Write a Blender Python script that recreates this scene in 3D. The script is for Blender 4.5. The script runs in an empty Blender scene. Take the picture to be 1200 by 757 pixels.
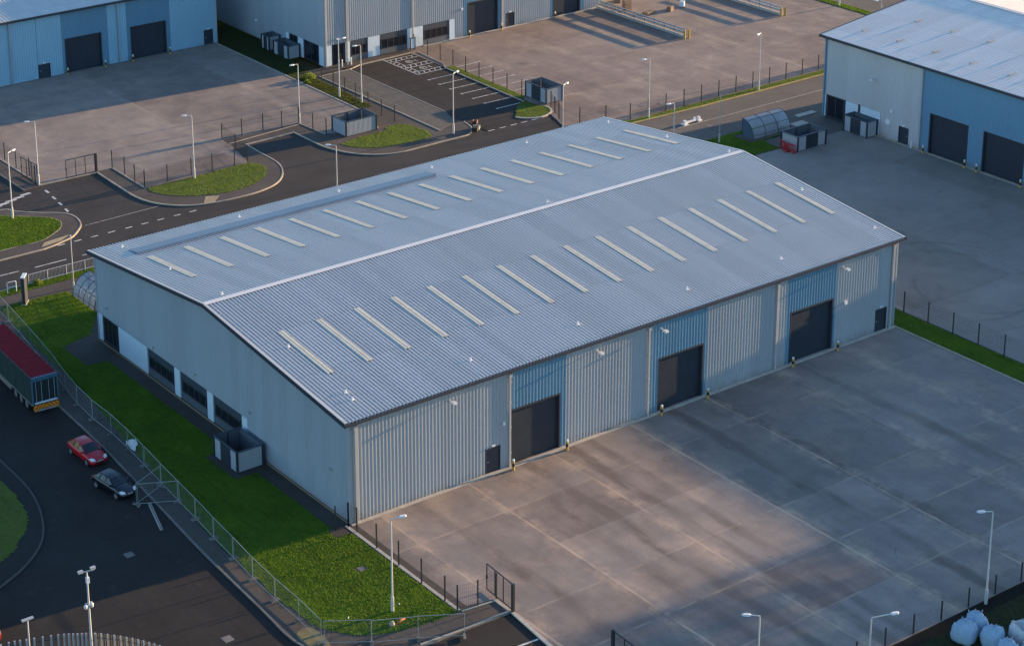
import bpy, math, random
from mathutils import Vector, Matrix
random.seed(7)
R = math.radians
SC = 1.18                     # layout units -> metres (applied to every top-level object at the end)
scene = bpy.context.scene
COL = scene.collection

# ------------------------------------------------------------------ mesh helper
class MB:
    def __init__(s): s.v = []; s.f = []
    def quad(s, *p):
        n = len(s.v); s.v += [tuple(q) for q in p]; s.f.append(tuple(range(n, n + len(p)))); return s
    def box(s, x0, y0, z0, x1, y1, z1):
        n = len(s.v)
        s.v += [(x0,y0,z0),(x1,y0,z0),(x1,y1,z0),(x0,y1,z0),(x0,y0,z1),(x1,y0,z1),(x1,y1,z1),(x0,y1,z1)]
        s.f += [tuple(n+i for i in t) for t in ((0,3,2,1),(4,5,6,7),(0,1,5,4),(1,2,6,5),(2,3,7,6),(3,0,4,7))]
        return s
    def bar(s, a, b, w, h=None, up=(0,0,1)):
        """box of section w x h along a->b"""
        h = w if h is None else h
        a, b = Vector(a), Vector(b); d = (b - a).normalized(); up = Vector(up)
        if abs(d.dot(up)) > .98: up = Vector((1,0,0))
        r = d.cross(up).normalized(); u = r.cross(d)
        n = len(s.v)
        for p in (a, b):
            for i, j in ((-1,-1),(1,-1),(1,1),(-1,1)): s.v.append(tuple(p + r*i*w/2 + u*j*h/2))
        s.f += [tuple(n+i for i in t) for t in ((3,2,1,0),(4,5,6,7),(0,1,5,4),(1,2,6,5),(2,3,7,6),(3,0,4,7))]
        return s
    def tube(s, pts, rad, n=8, cap=True):
        pts = [Vector(p) for p in pts]
        rr = rad if isinstance(rad, (list, tuple)) else [rad]*len(pts)
        rings = []
        for k, p in enumerate(pts):
            d = (pts[min(k+1, len(pts)-1)] - pts[max(k-1, 0)]).normalized()
            up = Vector((0,0,1)) if abs(d.z) < .95 else Vector((1,0,0))
            r = d.cross(up).normalized(); u = r.cross(d)
            base = len(s.v); rings.append(base)
            for i in range(n):
                a = 2*math.pi*i/n; s.v.append(tuple(p + (r*math.cos(a) + u*math.sin(a))*rr[k]))
        for a, b in zip(rings, rings[1:]):
            for i in range(n):
                j = (i+1) % n; s.f.append((a+i, a+j, b+j, b+i))
        if cap:
            s.f.append(tuple(rings[0]+i for i in reversed(range(n)))); s.f.append(tuple(rings[-1]+i for i in range(n)))
        return s
    def prism(s, poly, z0, z1):
        A = sum(poly[i][0]*poly[(i+1)%len(poly)][1] - poly[(i+1)%len(poly)][0]*poly[i][1] for i in range(len(poly)))
        if A < 0: poly = poly[::-1]
        n = len(s.v); m = len(poly)
        s.v += [(x, y, z0) for x, y in poly] + [(x, y, z1) for x, y in poly]
        s.f.append(tuple(n+m+i for i in range(m)))
        s.f.append(tuple(n+i for i in reversed(range(m))))
        for i in range(m):
            j = (i+1) % m; s.f.append((n+i, n+j, n+m+j, n+m+i))
        return s
    def ribbon(s, line, w, z0, z1, closed=False):
        """a strip of width w along a 2-D line, with mitred corners"""
        L = [Vector(p) for p in line]; m = len(L); left = []; right = []
        for i, p in enumerate(L):
            a = L[i-1] if (i > 0 or closed) else None
            b = L[(i+1) % m] if (i < m-1 or closed) else None
            d1 = (p-a).normalized() if a is not None else None
            d2 = (b-p).normalized() if b is not None else None
            d = ((d1 or d2) + (d2 or d1)).normalized()
            nn = Vector((-d.y, d.x))
            k = 1/max(.5, nn.dot(Vector((-(d1 or d2).y, (d1 or d2).x))))
            left.append(p + nn*w/2*k); right.append(p - nn*w/2*k)
        rng = range(m if closed else m-1)
        n = len(s.v)
        for i in range(m):
            for q, z in ((left[i],z0),(right[i],z0),(right[i],z1),(left[i],z1)): s.v.append((q.x, q.y, z))
        for i in rng:
            a = n+4*i; b = n+4*((i+1) % m)
            s.f += [(a+3,a+2,b+2,b+3), (a+2,a+1,b+1,b+2), (a,a+3,b+3,b), (a+1,a,b,b+1)]
        if not closed:
            s.f += [(n,n+1,n+2,n+3), (n+4*m-1,n+4*m-2,n+4*m-3,n+4*m-4)]
        return s
    def build(s, name, mat=None, parent=None, smooth=False, label=None):
        me = bpy.data.meshes.new(name); me.from_pydata(s.v, [], s.f); me.update()
        if mat: me.materials.append(mat)
        if smooth:
            me.polygons.foreach_set('use_smooth', [True]*len(me.polygons)); me.update()
        o = bpy.data.objects.new(name, me); COL.objects.link(o)
        if parent is not None: o.parent = parent
        if label: o['label'] = label
        return o

def tag(o, label=None, cat=None, group=None, kind=None):
    if label: o['label'] = label
    if cat: o['category'] = cat
    if group: o['group'] = group
    if kind: o['kind'] = kind
    return o
def empty(name, loc=(0,0,0), rz=0):
    o = bpy.data.objects.new(name, None); COL.objects.link(o)
    o.location = loc; o.rotation_euler = (0,0,rz); o.empty_display_size = .3
    return o
def children(o): return [c for c in bpy.data.objects if c.parent is o]
def copy_tree(o, parent=None):
    c = o.copy(); COL.objects.link(c)
    if parent is not None: c.parent = parent
    for ch in children(o): copy_tree(ch, c)
    return c
def place(proto, used, loc, rz, label):
    o = proto if not used else copy_tree(proto)
    o.location = loc; o.rotation_euler = (0,0,rz); o['label'] = label
    return o

# ------------------------------------------------------------------ materials
class NT:
    def __init__(s, name):
        m = bpy.data.materials.new(name); m.use_nodes = True; s.m = m
        s.t = m.node_tree; s.b = s.t.nodes['Principled BSDF']; s._c = None
    def n(s, typ, **kw):
        x = s.t.nodes.new(typ)
        for k, v in kw.items(): setattr(x, k, v)
        return x
    def lk(s, a, b): s.t.links.new(a, b)
    def put(s, sock, v):
        if hasattr(v, 'is_output'): s.lk(v, sock)
        elif isinstance(v, (tuple, list)):
            v = tuple(v); sock.default_value = v + (1,) if len(v) == 3 and len(sock.default_value) == 4 else v
        else: sock.default_value = v
    @property
    def co(s):
        if s._c is None: s._c = s.n('ShaderNodeTexCoord').outputs['Object']
        return s._c
    def xyz(s, c=None):
        x = s.n('ShaderNodeSeparateXYZ'); s.lk(c or s.co, x.inputs[0]); return x.outputs
    def comb(s, x, y, z=0):
        c = s.n('ShaderNodeCombineXYZ')
        for i, v in enumerate((x, y, z)): s.put(c.inputs[i], v)
        return c.outputs[0]
    def math(s, op, a, b=0, c=0, clamp=False):
        x = s.n('ShaderNodeMath', operation=op, use_clamp=clamp)
        s.put(x.inputs[0], a); s.put(x.inputs[1], b); s.put(x.inputs[2], c); return x.outputs[0]
    def scale(s, v):
        m = s.n('ShaderNodeMapping'); s.lk(s.co, m.inputs['Vector']); m.inputs['Scale'].default_value = v; return m.outputs[0]
    def noise(s, sc, det=4, rough=.55, vec=None, dist=0):
        x = s.n('ShaderNodeTexNoise'); x.inputs['Scale'].default_value = sc; x.inputs['Detail'].default_value = det
        x.inputs['Roughness'].default_value = rough; x.inputs['Distortion'].default_value = dist
        s.lk(vec or s.co, x.inputs['Vector']); return x.outputs['Fac']
    def ramp(s, f, a, b, lo=0., hi=1.):
        x = s.n('ShaderNodeMapRange'); s.put(x.inputs['Value'], f)
        x.inputs['From Min'].default_value = a; x.inputs['From Max'].default_value = b
        x.inputs['To Min'].default_value = lo; x.inputs['To Max'].default_value = hi
        return x.outputs[0]
    def mix(s, f, a, b, mode='MIX'):
        x = s.n('ShaderNodeMix', data_type='RGBA', blend_type=mode)
        s.put(x.inputs[0], f); s.put(x.inputs[6], a); s.put(x.inputs[7], b); return x.outputs[2]
    def white(s, vec):
        x = s.n('ShaderNodeTexWhiteNoise', noise_dimensions='3D'); s.lk(vec, x.inputs['Vector']); return x.outputs['Value']
    def bump(s, h, st=.3, d=.05):
        x = s.n('ShaderNodeBump'); x.inputs['Strength'].default_value = st; x.inputs['Distance'].default_value = d
        s.lk(h, x.inputs['Height']); s.lk(x.outputs[0], s.b.inputs['Normal'])
    def out(s, col, rough=.8, metal=0, spec=.5):
        s.put(s.b.inputs['Base Color'], col); s.put(s.b.inputs['Roughness'], rough)
        s.b.inputs['Metallic'].default_value = metal; s.b.inputs['Specular IOR Level'].default_value = spec
        return s.m

def paint(name, col, rough=.5, metal=0, var=.12, spec=.5, vs=1.3):
    t = NT(name); a = t.noise(vs, 5); b = t.noise(14, 3)
    f = t.ramp(t.math('ADD', a, t.math('MULTIPLY', b, .4)), .4, 1.0)
    return t.out(t.mix(f, tuple(c*(1-var) for c in col), tuple(min(1, c*(1+var)) for c in col)), rough, metal, spec)

def sheeting(name, col, axis='x', lap=None, var=.10, rough=.5, stain=(.20,.19,.17), splash=False, spec=.4):
    """profiled steel sheet: tone changes sheet by sheet, end laps, run-off streaks"""
    t = NT(name); x, y, z = t.xyz(); u = x if axis == 'x' else y; v = y if axis == 'x' else x
    if splash: v = z
    cu = t.math('FLOOR', t.math('DIVIDE', u, 1.1112)); vv = t.math('DIVIDE', v, lap or 50.)
    cell = t.white(t.comb(cu, t.math('FLOOR', vv), 4.))
    st = t.noise(1., 5, .65, t.comb(t.math('MULTIPLY', u, 3.2), t.math('MULTIPLY', v, .16), 0)); n = t.noise(.5, 6, .7)
    f = t.math('ADD', t.math('MULTIPLY', cell, .45), t.math('ADD', t.math('MULTIPLY', st, .5), t.math('MULTIPLY', n, .5)))
    c = t.mix(t.ramp(f, .35, 1.05), tuple(k*(1-var) for k in col), tuple(min(1, k*(1+var)) for k in col))
    c = t.mix(t.math('MULTIPLY', t.ramp(st, .60, .74), .28), c, stain)
    if lap:
        d = t.math('ABSOLUTE', t.math('SUBTRACT', t.math('FRACT', vv), .5))
        c = t.mix(t.ramp(d, .487, .496, 0, .35), c, stain)
    if splash:
        k = t.math('MULTIPLY', t.ramp(z, .12, .75, .55, 0), t.ramp(t.noise(1.6, 5, .7), .3, .65))
        c = t.mix(k, c, (.17,.15,.12))
    return t.out(c, t.ramp(n, .3, .7, rough-.07, rough+.1), 0, spec)

def concrete(name, dark, light, jx=None, jy=None, joint=(.5,.42,.33), jstr=.8, dirt=(.10,.075,.055), seed=0., arcs=None, sx=2.2, sy=.10, blotch=1.0, tracks=None):
    t = NT(name); x, y, z = t.xyz()
    off = t.comb(t.math('ADD', x, seed), t.math('ADD', y, seed*1.7), 0)
    big = t.noise(.07, 6, .6, off, .4); med = t.noise(.45, 6, .65, off, .5); fine = t.noise(4.5, 6, .8, off)
    stx = t.comb(t.math('MULTIPLY', t.math('ADD', x, seed), sx), t.math('MULTIPLY', y, sy), 0)
    st = t.noise(1., 5, .6, stx)
    sty = t.comb(t.math('MULTIPLY', x, .12), t.math('MULTIPLY', y, 1.6), 3.)
    st2 = t.noise(1., 4, .6, sty)
    f = t.math('ADD', t.math('MULTIPLY', big, .75), t.math('MULTIPLY', med, .6*blotch))
    f = t.math('ADD', f, t.math('MULTIPLY', st, .32)); f = t.math('ADD', f, t.math('MULTIPLY', fine, .34))
    f = t.math('ADD', f, t.math('MULTIPLY', st2, .12))
    for (tx, tw, ts) in (tracks or ()):
        wx = t.math('ADD', x, t.math('MULTIPLY', t.math('SUBTRACT', t.noise(.25, 3, .5, off), .5), 1.2))
        k = t.ramp(t.math('ABSOLUTE', t.math('SUBTRACT', wx, tx)), tw*.3, tw, 1, 0)
        f = t.math('SUBTRACT', f, t.math('MULTIPLY', t.math('MULTIPLY', k, ts), t.ramp(t.noise(.35, 5, .65, stx), .35, .6)))
    cell = None
    if jx:
        ax = t.math('DIVIDE', t.math('SUBTRACT', x, jx[0]), jx[1]); ay = t.math('DIVIDE', t.math('SUBTRACT', y, jy[0]), jy[1])
        cell = t.white(t.comb(t.math('FLOOR', ax), t.math('FLOOR', ay), seed))
        f = t.math('ADD', f, t.math('MULTIPLY', cell, .26))
    f = t.ramp(f, .90, 1.45)
    col = t.mix(f, dark, light)
    spots = t.ramp(t.noise(1.3, 4, .7, off), .66, .76)
    col = t.mix(t.math('MULTIPLY', spots, .35), col, dirt)
    # rusty brown drift
    col = t.mix(t.math('MULTIPLY', t.ramp(t.noise(.22, 6, .68, off), .47, .68), .48), col, t.mix(f, dirt, joint))
    if jx:
        wob = t.math('MULTIPLY', t.math('SUBTRACT', t.noise(.8, 2, .5, off), .5), .02)
        def line(a, w):
            d = t.math('ABSOLUTE', t.math('SUBTRACT', t.math('FRACT', t.math('ADD', t.math('ADD', a, wob), .5)), .5))
            return t.ramp(d, w, w*2.2, 1, 0)
        k1 = line(ax, .06/jx[1]); k2 = line(ay, .06/jy[1])
        r1 = t.ramp(t.white(t.comb(t.math('FLOOR', t.math('ADD', ax, .5)), 7., seed)), .1, .9, .15, 1.); r2 = t.ramp(t.white(t.comb(t.math('FLOOR', t.math('ADD', ay, .5)), 3., seed+2)), .1, .9, .1, .8)
        crack = t.ramp(t.math('ABSOLUTE', t.math('SUBTRACT', t.noise(.35, 3, .5, off, .8), .5)), .0, .004, .5, 0)
        col = t.mix(t.math('MULTIPLY', crack, t.ramp(t.noise(.12, 2, .5, off), .5, .6)), col, tuple(c*.5 for c in dark))
        m1 = t.math('MULTIPLY', t.math('MULTIPLY', k1, r1), t.ramp(t.noise(.22, 4, .6, off), .38, .62, .12, 1.))
        m2 = t.math('MULTIPLY', t.math('MULTIPLY', k2, r2), t.ramp(t.noise(.3, 4, .6, stx), .45, .68, .03, .8))
        jm = t.math('MULTIPLY', t.math('MAXIMUM', m1, m2), jstr, clamp=True)
        # halo of pale fines beside the joints
        h1 = t.math('MULTIPLY', line(ax, .45/jx[1]), t.ramp(t.noise(.5, 5, .7, off), .45, .70, 0, .75))
        col = t.mix(t.math('MULTIPLY', h1, jstr), col, joint); col = t.mix(jm, col, joint)
    if arcs:
        for cx, cy, rad in arcs:
            d = t.math('SQRT', t.math('ADD', t.math('POWER', t.math('SUBTRACT', x, cx), 2.), t.math('POWER', t.math('SUBTRACT', y, cy), 2.)))
            k = t.ramp(t.math('ABSOLUTE', t.math('SUBTRACT', d, rad)), .1, .3, 1, 0)
            k = t.math('MULTIPLY', k, t.ramp(t.noise(.15, 3, .5, off), .42, .6, 0, .28))
            col = t.mix(k, col, tuple(c*.55 for c in dark))
    t.bump(t.math('ADD', fine, t.math('MULTIPLY', med, .6)), .25, .03)
    return t.out(col, t.ramp(med, .3, .7, .75, .95), 0, .35)

def asphalt(name, base, var=.35, patch=(.09,.08,.07), seed=0.):
    t = NT(name); x, y, z = t.xyz()
    off = t.comb(t.math('ADD', x, seed), t.math('ADD', y, seed), 0)
    a = t.noise(.2, 5, .6, off); b = t.noise(2.5, 5, .7, off); c = t.noise(22, 2, .8, off)
    f = t.math('ADD', t.math('MULTIPLY', a, .7), t.math('ADD', t.math('MULTIPLY', b, .4), t.math('MULTIPLY', c, .5)))
    f = t.ramp(f, .55, 1.05)
    col = t.mix(f, tuple(k*(1-var) for k in base), tuple(k*(1+var) for k in base))
    col = t.mix(t.math('MULTIPLY', t.ramp(t.noise(.6, 5, .7, off), .58, .7), .4), col, patch)
    t.bump(c, .35, .03)
    return t.out(col, .88, 0, .3)

def grassmat(name, a, b, c):
    t = NT(name)
    n1 = t.noise(.35, 5, .65); n2 = t.noise(2.2, 5, .75); n3 = t.noise(11, 4, .8)
    col = t.mix(t.ramp(t.math('ADD', n1, t.math('MULTIPLY', n3, .7)), .6, 1.1), a, b)
    col = t.mix(t.math('MULTIPLY', t.ramp(n2, .50, .70), .65), col, c)
    sx_ = t.noise(1., 4, .6, t.scale((2.6, .35, 1.)))      # mower strips and trodden lines along the plot
    col = t.mix(t.math('MULTIPLY', t.ramp(sx_, .55, .68), .45), col, tuple(k*.5 for k in a))
    col = t.mix(t.math('MULTIPLY', t.ramp(t.noise(.9, 5, .7, t.scale((1,1.3,1))), .63, .70), .55), col, tuple(k*.9+.02 for k in c))
    m = t.out(col, .9, 0, .12)
    tl = t.n('ShaderNodeBsdfTranslucent'); t.lk(t.mix(.5, col, (.34,.50,.03)), tl.inputs[0]); mx = t.n('ShaderNodeMixShader'); mx.inputs[0].default_value = .38
    t.lk(t.b.outputs[0], mx.inputs[1]); t.lk(tl.outputs[0], mx.inputs[2]); t.lk(mx.outputs[0], t.t.nodes['Material Output'].inputs['Surface'])
    return m

M = {}
M['clad'] = sheeting('cladding_grey', (.35,.38,.41), 'x', None, .07, .5, (.24,.24,.23), True)
M['clad_e'] = sheeting('cladding_grey_east', (.48,.48,.48), 'y', None, .06, .5, (.33,.33,.32), True)
M['clad_flat'] = sheeting('cladding_grey_flat', (.32,.36,.40), 'y', None, .07, .55, (.24,.25,.26), True)
M['clad_blue'] = sheeting('cladding_blue', (.125,.26,.37), 'x', None, .06, .5, (.12,.18,.22), True)
M['clad_pale'] = paint('cladding_pale_blue', (.27,.47,.60), .5, 0, .05, .4, .4)
M['binin'] = paint('bin_lining', (.12,.135,.15), .6)
M['trim_dark'] = paint('dark_trim', (.035,.042,.055), .45, 0, .1)
M['trim_grey'] = paint('grey_trim', (.42,.42,.42), .45, 0, .08)
M['roof'] = sheeting('roof_sheet', (.49,.49,.485), 'x', 6.2, .09, .42, (.33,.33,.33), False, .5)
M['skylight'] = None
M['door'] = paint('shutter_charcoal', (.030,.040,.056), .42, 0, .15)
M['glass'] = paint('window_glass', (.012,.016,.022), .08, 0, .2, .6)
M['white'] = paint('white_paint', (.72,.74,.76), .5, 0, .05)
M['panelwhite'] = paint('white_panel', (.60,.70,.77), .45, 0, .05)  # white with a slight blue of the shade mixed into the colour
M['galv'] = paint('galvanised_steel', (.50,.51,.52), .42, .35, .1)
M['fence'] = paint('fence_green_black', (.025,.032,.035), .5, 0, .1)
M['conc_curb'] = paint('pale_concrete', (.46,.42,.36), .9, 0, .2, .2, 2.)
M['kerb'] = paint('kerb_stone', (.40,.35,.28), .9, 0, .25, .2, 1.2)
M['kerb_dim'] = paint('kerb_dark_tone', (.09,.085,.08), .9, 0, .25, .2, 1.2)  # darker kerb tone for the ring of the western island
M['kerb_dark'] = paint('kerb_weathered', (.19,.175,.16), .9, 0, .25, .2, 1.2)
M['yellow'] = paint('safety_yellow', (.50,.34,.08), .5)
M['black'] = paint('black_plastic', (.02,.02,.022), .5)
M['red'] = paint('red_plastic', (.42,.03,.03), .45)
M['orange'] = paint('orange_board', (.62,.22,.02), .5)
M['redcar'] = paint('red_car_paint', (.45,.008,.020), .22, 0, .05, .7)
M['blackcar'] = paint('dark_blue_car_paint', (.005,.008,.018), .2, 0, .05, .7)
M['chrome'] = paint('headlamp_lens', (.9,.9,.88), .12, .2, .03, .8)
M['tyre'] = paint('tyre_rubber', (.015,.015,.016), .85)
M['rim'] = paint('alloy_rim', (.4,.4,.42), .3, .6)
M['timber'] = paint('weathered_timber', (.22,.16,.12), .85, 0, .3, .2, 3.)
M['sack'] = None
M['conc_wall'] = paint('concrete_wall', (.42,.40,.38), .9, 0, .15, .2)
M['line'] = None
def wornline(name, col, under):
    t = NT(name); w = t.ramp(t.noise(3.5, 5, .75), .36, .52)
    return t.out(t.mix(w, under, col), .8, 0, .3)
M['line'] = wornline('worn_white_line', (.66,.64,.60), (.16,.15,.14))
M['line2'] = wornline('worn_faint_line', (.36,.32,.28), (.10,.09,.08))
def mk_sky():
    t = NT('rooflight_grp')
    n = t.noise(1.2, 4, .7); d = t.ramp(t.noise(2.2, 6, .8, t.scale((1,.6,1))), .5, .72)
    col = t.mix(n, (.54,.53,.44), (.70,.68,.58)); col = t.mix(t.math('MULTIPLY', d, .6), col, (.36,.31,.22))
    return t.out(col, .45, 0, .4)
M['skylight'] = mk_sky()
def mk_sack():
    t = NT('woven_bulk_bag'); n = t.noise(3, 5, .7); n2 = t.noise(14, 4, .7)
    col = t.mix(n, (.24,.37,.52), (.44,.58,.70)); col = t.mix(t.ramp(n2, .55, .75, 0, .4), col, (.22,.26,.3))
    t.bump(t.math('ADD', n2, t.math('MULTIPLY', n, 2.)), .9, .08); return t.out(col, .7, 0, .3)
M['sack'] = mk_sack()
def mk_sack2():
    t = NT('filled_bulk_bag'); n = t.noise(3, 5, .7); x, y, z = t.xyz()
    col = t.mix(n, (.45,.47,.5), (.62,.62,.62)); col = t.mix(t.ramp(t.noise(2.2, 4, .7), .52, .65, 0, .6), col, (.45,.20,.14))
    return t.out(col, .8, 0, .3)
M['sack2'] = mk_sack2()
M['yard'] = concrete('yard_concrete', (.160,.130,.118), (.300,.256,.232), (2.35, 7.6), (-5.0, 5.4), (.54,.40,.29), .85, (.130,.096,.080), 0., None, 1.1, .22, 1., [(19.0,.8,.5),(20.9,.7,.35),(15.2,.7,.3),(5.6,.9,.3),(33.,.8,.3),(12.6,1.,.25),(29.,.8,.35),(43.,.9,.3)])
M['yardF'] = concrete('yard_concrete_northwest', (.140,.108,.094), (.285,.235,.205), (31.3, 13.), (70.0, 9.0), (.42,.35,.27), .5, (.11,.085,.066), 31., None, .5, .35, 1.2)
M['yardG'] = concrete('yard_concrete_north', (.135,.098,.084), (.270,.212,.182), (90.2, 9.), (54.5, 8.3), (.46,.37,.28), .6, (.11,.08,.06), 77., None, 1.4, .14, 1.2)
M['yardE'] = concrete('yard_concrete_east', (.20,.172,.148), (.32,.28,.245), (70.5, 13.), (1., 13.), (.26,.23,.20), .30, (.13,.11,.095), 140., [(64.,3.,7.5),(64.,3.,9.6),(66.,1.,5.5)], .8, .5)
M['asphalt'] = asphalt('road_asphalt', (.040,.037,.036))
M['asphalt_new'] = asphalt('new_asphalt', (.032,.029,.028), .3, (.05,.045,.04), 9.)
M['asphalt_old'] = asphalt('old_asphalt', (.125,.108,.095), .3, (.19,.165,.14), 40.)
M['asphalt_west'] = asphalt('west_road_asphalt', (.025,.0225,.021), .45, (.062,.053,.046), 21.)
M['footway'] = asphalt('footway_asphalt', (.085,.072,.063), .35, (.13,.11,.09), 5.)
M['gravel'] = asphalt('dark_gravel', (.055,.048,.042), .5, (.09,.08,.07), 3.)
def mk_pave():
    t = NT('block_paving'); b = t.n('ShaderNodeTexBrick'); t.lk(t.co, b.inputs['Vector'])
    b.inputs['Scale'].default_value = 1.; b.inputs['Brick Width'].default_value = .4; b.inputs['Row Height'].default_value = .2
    b.inputs['Mortar Size'].default_value = .012
    b.inputs['Color1'].default_value = (.17,.155,.135,1); b.inputs['Color2'].default_value = (.125,.115,.10,1); b.inputs['Mortar'].default_value = (.06,.055,.05,1)
    n = t.noise(.5, 5, .6); col = t.mix(t.ramp(n, .4, .7, 0, .5), b.outputs['Color'], (.10,.09,.08))
    return t.out(col, .9, 0, .25)
M['pave'] = mk_pave()
M['grass'] = grassmat('grass', (.050,.108,.016), (.125,.225,.018), (.20,.25,.04))
M['grass_dull'] = grassmat('grass_dull', (.12,.165,.040), (.20,.25,.06), (.26,.24,.11))
M['rough'] = grassmat('rough_ground', (.035,.040,.022), (.05,.065,.026), (.09,.05,.03))
M['soil'] = grassmat('earth', (.018,.018,.018), (.03,.027,.024), (.045,.035,.028))
M['groundbase'] = grassmat('outlying_ground', (.075,.075,.045), (.10,.10,.06), (.12,.10,.07))
M['shelter'] = None
def mk_sh():
    t = NT('shelter_polycarbonate'); n = t.noise(2.5, 4, .6)
    m = t.out(t.mix(n, (.62,.68,.74), (.80,.84,.88)), .3, 0, .6)
    tr_ = t.n('ShaderNodeBsdfTransparent'); tr_.inputs[0].default_value = (.92,.95,.97,1); mx = t.n('ShaderNodeMixShader'); mx.inputs[0].default_value = .34
    t.lk(tr_.outputs[0], mx.inputs[1]); t.lk(t.b.outputs[0], mx.inputs[2]); t.lk(mx.outputs[0], t.t.nodes['Material Output'].inputs['Surface'])
    return m
M['shelter'] = mk_sh()
def mk_curt():
    t = NT('trailer_curtain'); x, y, z = t.xyz()
    w = t.math('SINE', t.math('MULTIPLY', y, 22.)); n = t.noise(1.4, 4, .6)
    t.bump(w, .8, .05)
    return t.out(t.mix(n, (.014,.034,.034), (.028,.055,.052)), .55, 0, .4)
M['curtain'] = mk_curt()
def mk_chev():
    t = NT('chevron_board'); x, y, z = t.xyz()
    s_ = t.math('FRACT', t.math('MULTIPLY', t.math('ADD', t.math('ABSOLUTE', x), z), 3.2))
    return t.out(t.mix(t.ramp(s_, .48, .52), (.75,.36,.02), (.55,.06,.02)), .5)
M['chevron'] = mk_chev()

# ------------------------------------------------------------------ the ground
def struct(name, mb, mat): return tag(mb.build(name, mat), kind='structure')
def sheet(name, poly, z, mat, depth=.25):
    return struct(name, MB().prism(poly, z-depth, z), mat)

def inside(p, poly):
    x, y = p; c = False
    for i in range(len(poly)):
        x1, y1 = poly[i]; x2, y2 = poly[i-1]
        if (y1 > y) != (y2 > y) and x < (x2-x1)*(y-y1)/(y2-y1) + x1: c = not c
    return c
def lawn(name, poly, z, mat, cell=.13, amp=.018, holes=(), tufts=150, kind='structure', label=None):
    """soil prism with an uneven turf surface and short upright blades"""
    rnd = random.Random(name)
    mb = MB()
    xs = [p[0] for p in poly]; ys = [p[1] for p in poly]
    x0, y0 = min(xs), min(ys); nx = int((max(xs)-x0)/cell)+1; ny = int((max(ys)-y0)/cell)+1
    idx = {}
    def vid(i, j):
        if (i, j) not in idx:
            idx[i, j] = len(mb.v)
            mb.v.append((x0+i*cell+rnd.uniform(-.04,.04), y0+j*cell+rnd.uniform(-.04,.04), z+.012+rnd.random()**1.3*amp))
        return idx[i, j]
    cells = []
    for i in range(nx):
        for j in range(ny):
            c = (x0+(i+.5)*cell, y0+(j+.5)*cell)
            if inside(c, poly) and not any(inside(c, h) for h in holes):
                mb.f.append((vid(i,j), vid(i+1,j), vid(i+1,j+1), vid(i,j+1))); cells.append(c)
    area = len(cells)*cell*cell
    for _ in range(int(area*tufts)):
        c = rnd.choice(cells); a = rnd.uniform(0, math.pi); w = rnd.uniform(.012,.034); h = rnd.uniform(.03,.09)
        x = c[0]+rnd.uniform(-cell,cell)/2; y = c[1]+rnd.uniform(-cell,cell)/2; dx, dy = math.cos(a)*w, math.sin(a)*w
        lx, ly = rnd.uniform(-.03,.03), rnd.uniform(-.03,.03)
        mb.quad((x-dx,y-dy,z), (x+dx,y+dy,z), (x+dx*.5+lx,y+dy*.5+ly,z+h), (x-dx*.5+lx,y-dy*.5+ly,z+h))
    o = mb.build(name, mat); tag(o, kind=kind)
    if label: o['label'] = label
    return o

def arc(cx, cy, r, a0, a1, n=10):
    return [(cx+r*math.cos(R(a0+(a1-a0)*i/n)), cy+r*math.sin(R(a0+(a1-a0)*i/n))) for i in range(n+1)]
def smooth(pts, k=4, closed=False):
    """Catmull-Rom through the points"""
    out = []; m = len(pts)
    for i in range(m if closed else m-1):
        P = [Vector(pts[(i+d) % m] if closed else pts[min(max(i+d,0),m-1)]) for d in (-1,0,1,2)]
        for q in range(k):
            t = q/k
            out.append(tuple(.5*((2*P[1]) + (P[2]-P[0])*t + (2*P[0]-5*P[1]+4*P[2]-P[3])*t*t + (3*P[1]-P[0]-3*P[2]+P[3])*t**3)))
    if not closed: out.append(tuple(pts[-1]))
    return out

struct('ground', MB().quad((-2500,-2500,-.35),(2500,-2500,-.35),(2500,2500,-.35),(-2500,2500,-.35)), M['groundbase'])
# roads (lowest level)
sheet('west_road', [(-60,-60),(1.25,-60),(1.25,-31),(2.4,-13.3),(2.4,51.3),(-60,51.3)], 0, M['asphalt_west'])
sheet('back_road', [(-60,51.3),(57,51.3),(57,43),(73,43),(73,60),(66,60),(66,86.5),(42,86.5),(42,73.4),(11.9,73.4),(11.9,140),(-60,140)], -.004, M['asphalt'])
sheet('east_road', [(70.5,36.2),(150,36.2),(150,52.4),(70.5,52.4)], .01, M['asphalt_old'])

# raised footways and their kerbs
W_KERB = smooth([(-6.6,51.0),(-7.4,46),(-7.9,36),(-8.1,28),(-8.5,20),(-9.35,10),(-10.0,2.6),(-10.45,-5.4),(-10.7,-9.4),(-10.1,-11.6),(-8.3,-13.4),(-4.7,-14.85),(-2.3,-15.0),(2.2,-15.15)])
sheet('west_footway', W_KERB + [(2.3,-13.45),(.3,-12.9),(.3,51.2)], .08, M['footway'])
sheet('back_footway', [(.3,38),(50,38),(50,51.2),(.3,51.2)], .08, M['footway'])
struct('west_kerb', MB().ribbon(W_KERB, .13, -.05, .1), M['kerb_dark'])
struct('entrance_kerb', MB().ribbon([(-4.6,-14.75),(-2.3,-14.93),(2.2,-15.05)], .16, -.05, .115), M['kerb'])
struct('back_kerb', MB().ribbon([(-6.6,51.25),(50,51.25)], .13, -.05, .1), M['kerb'])

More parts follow.
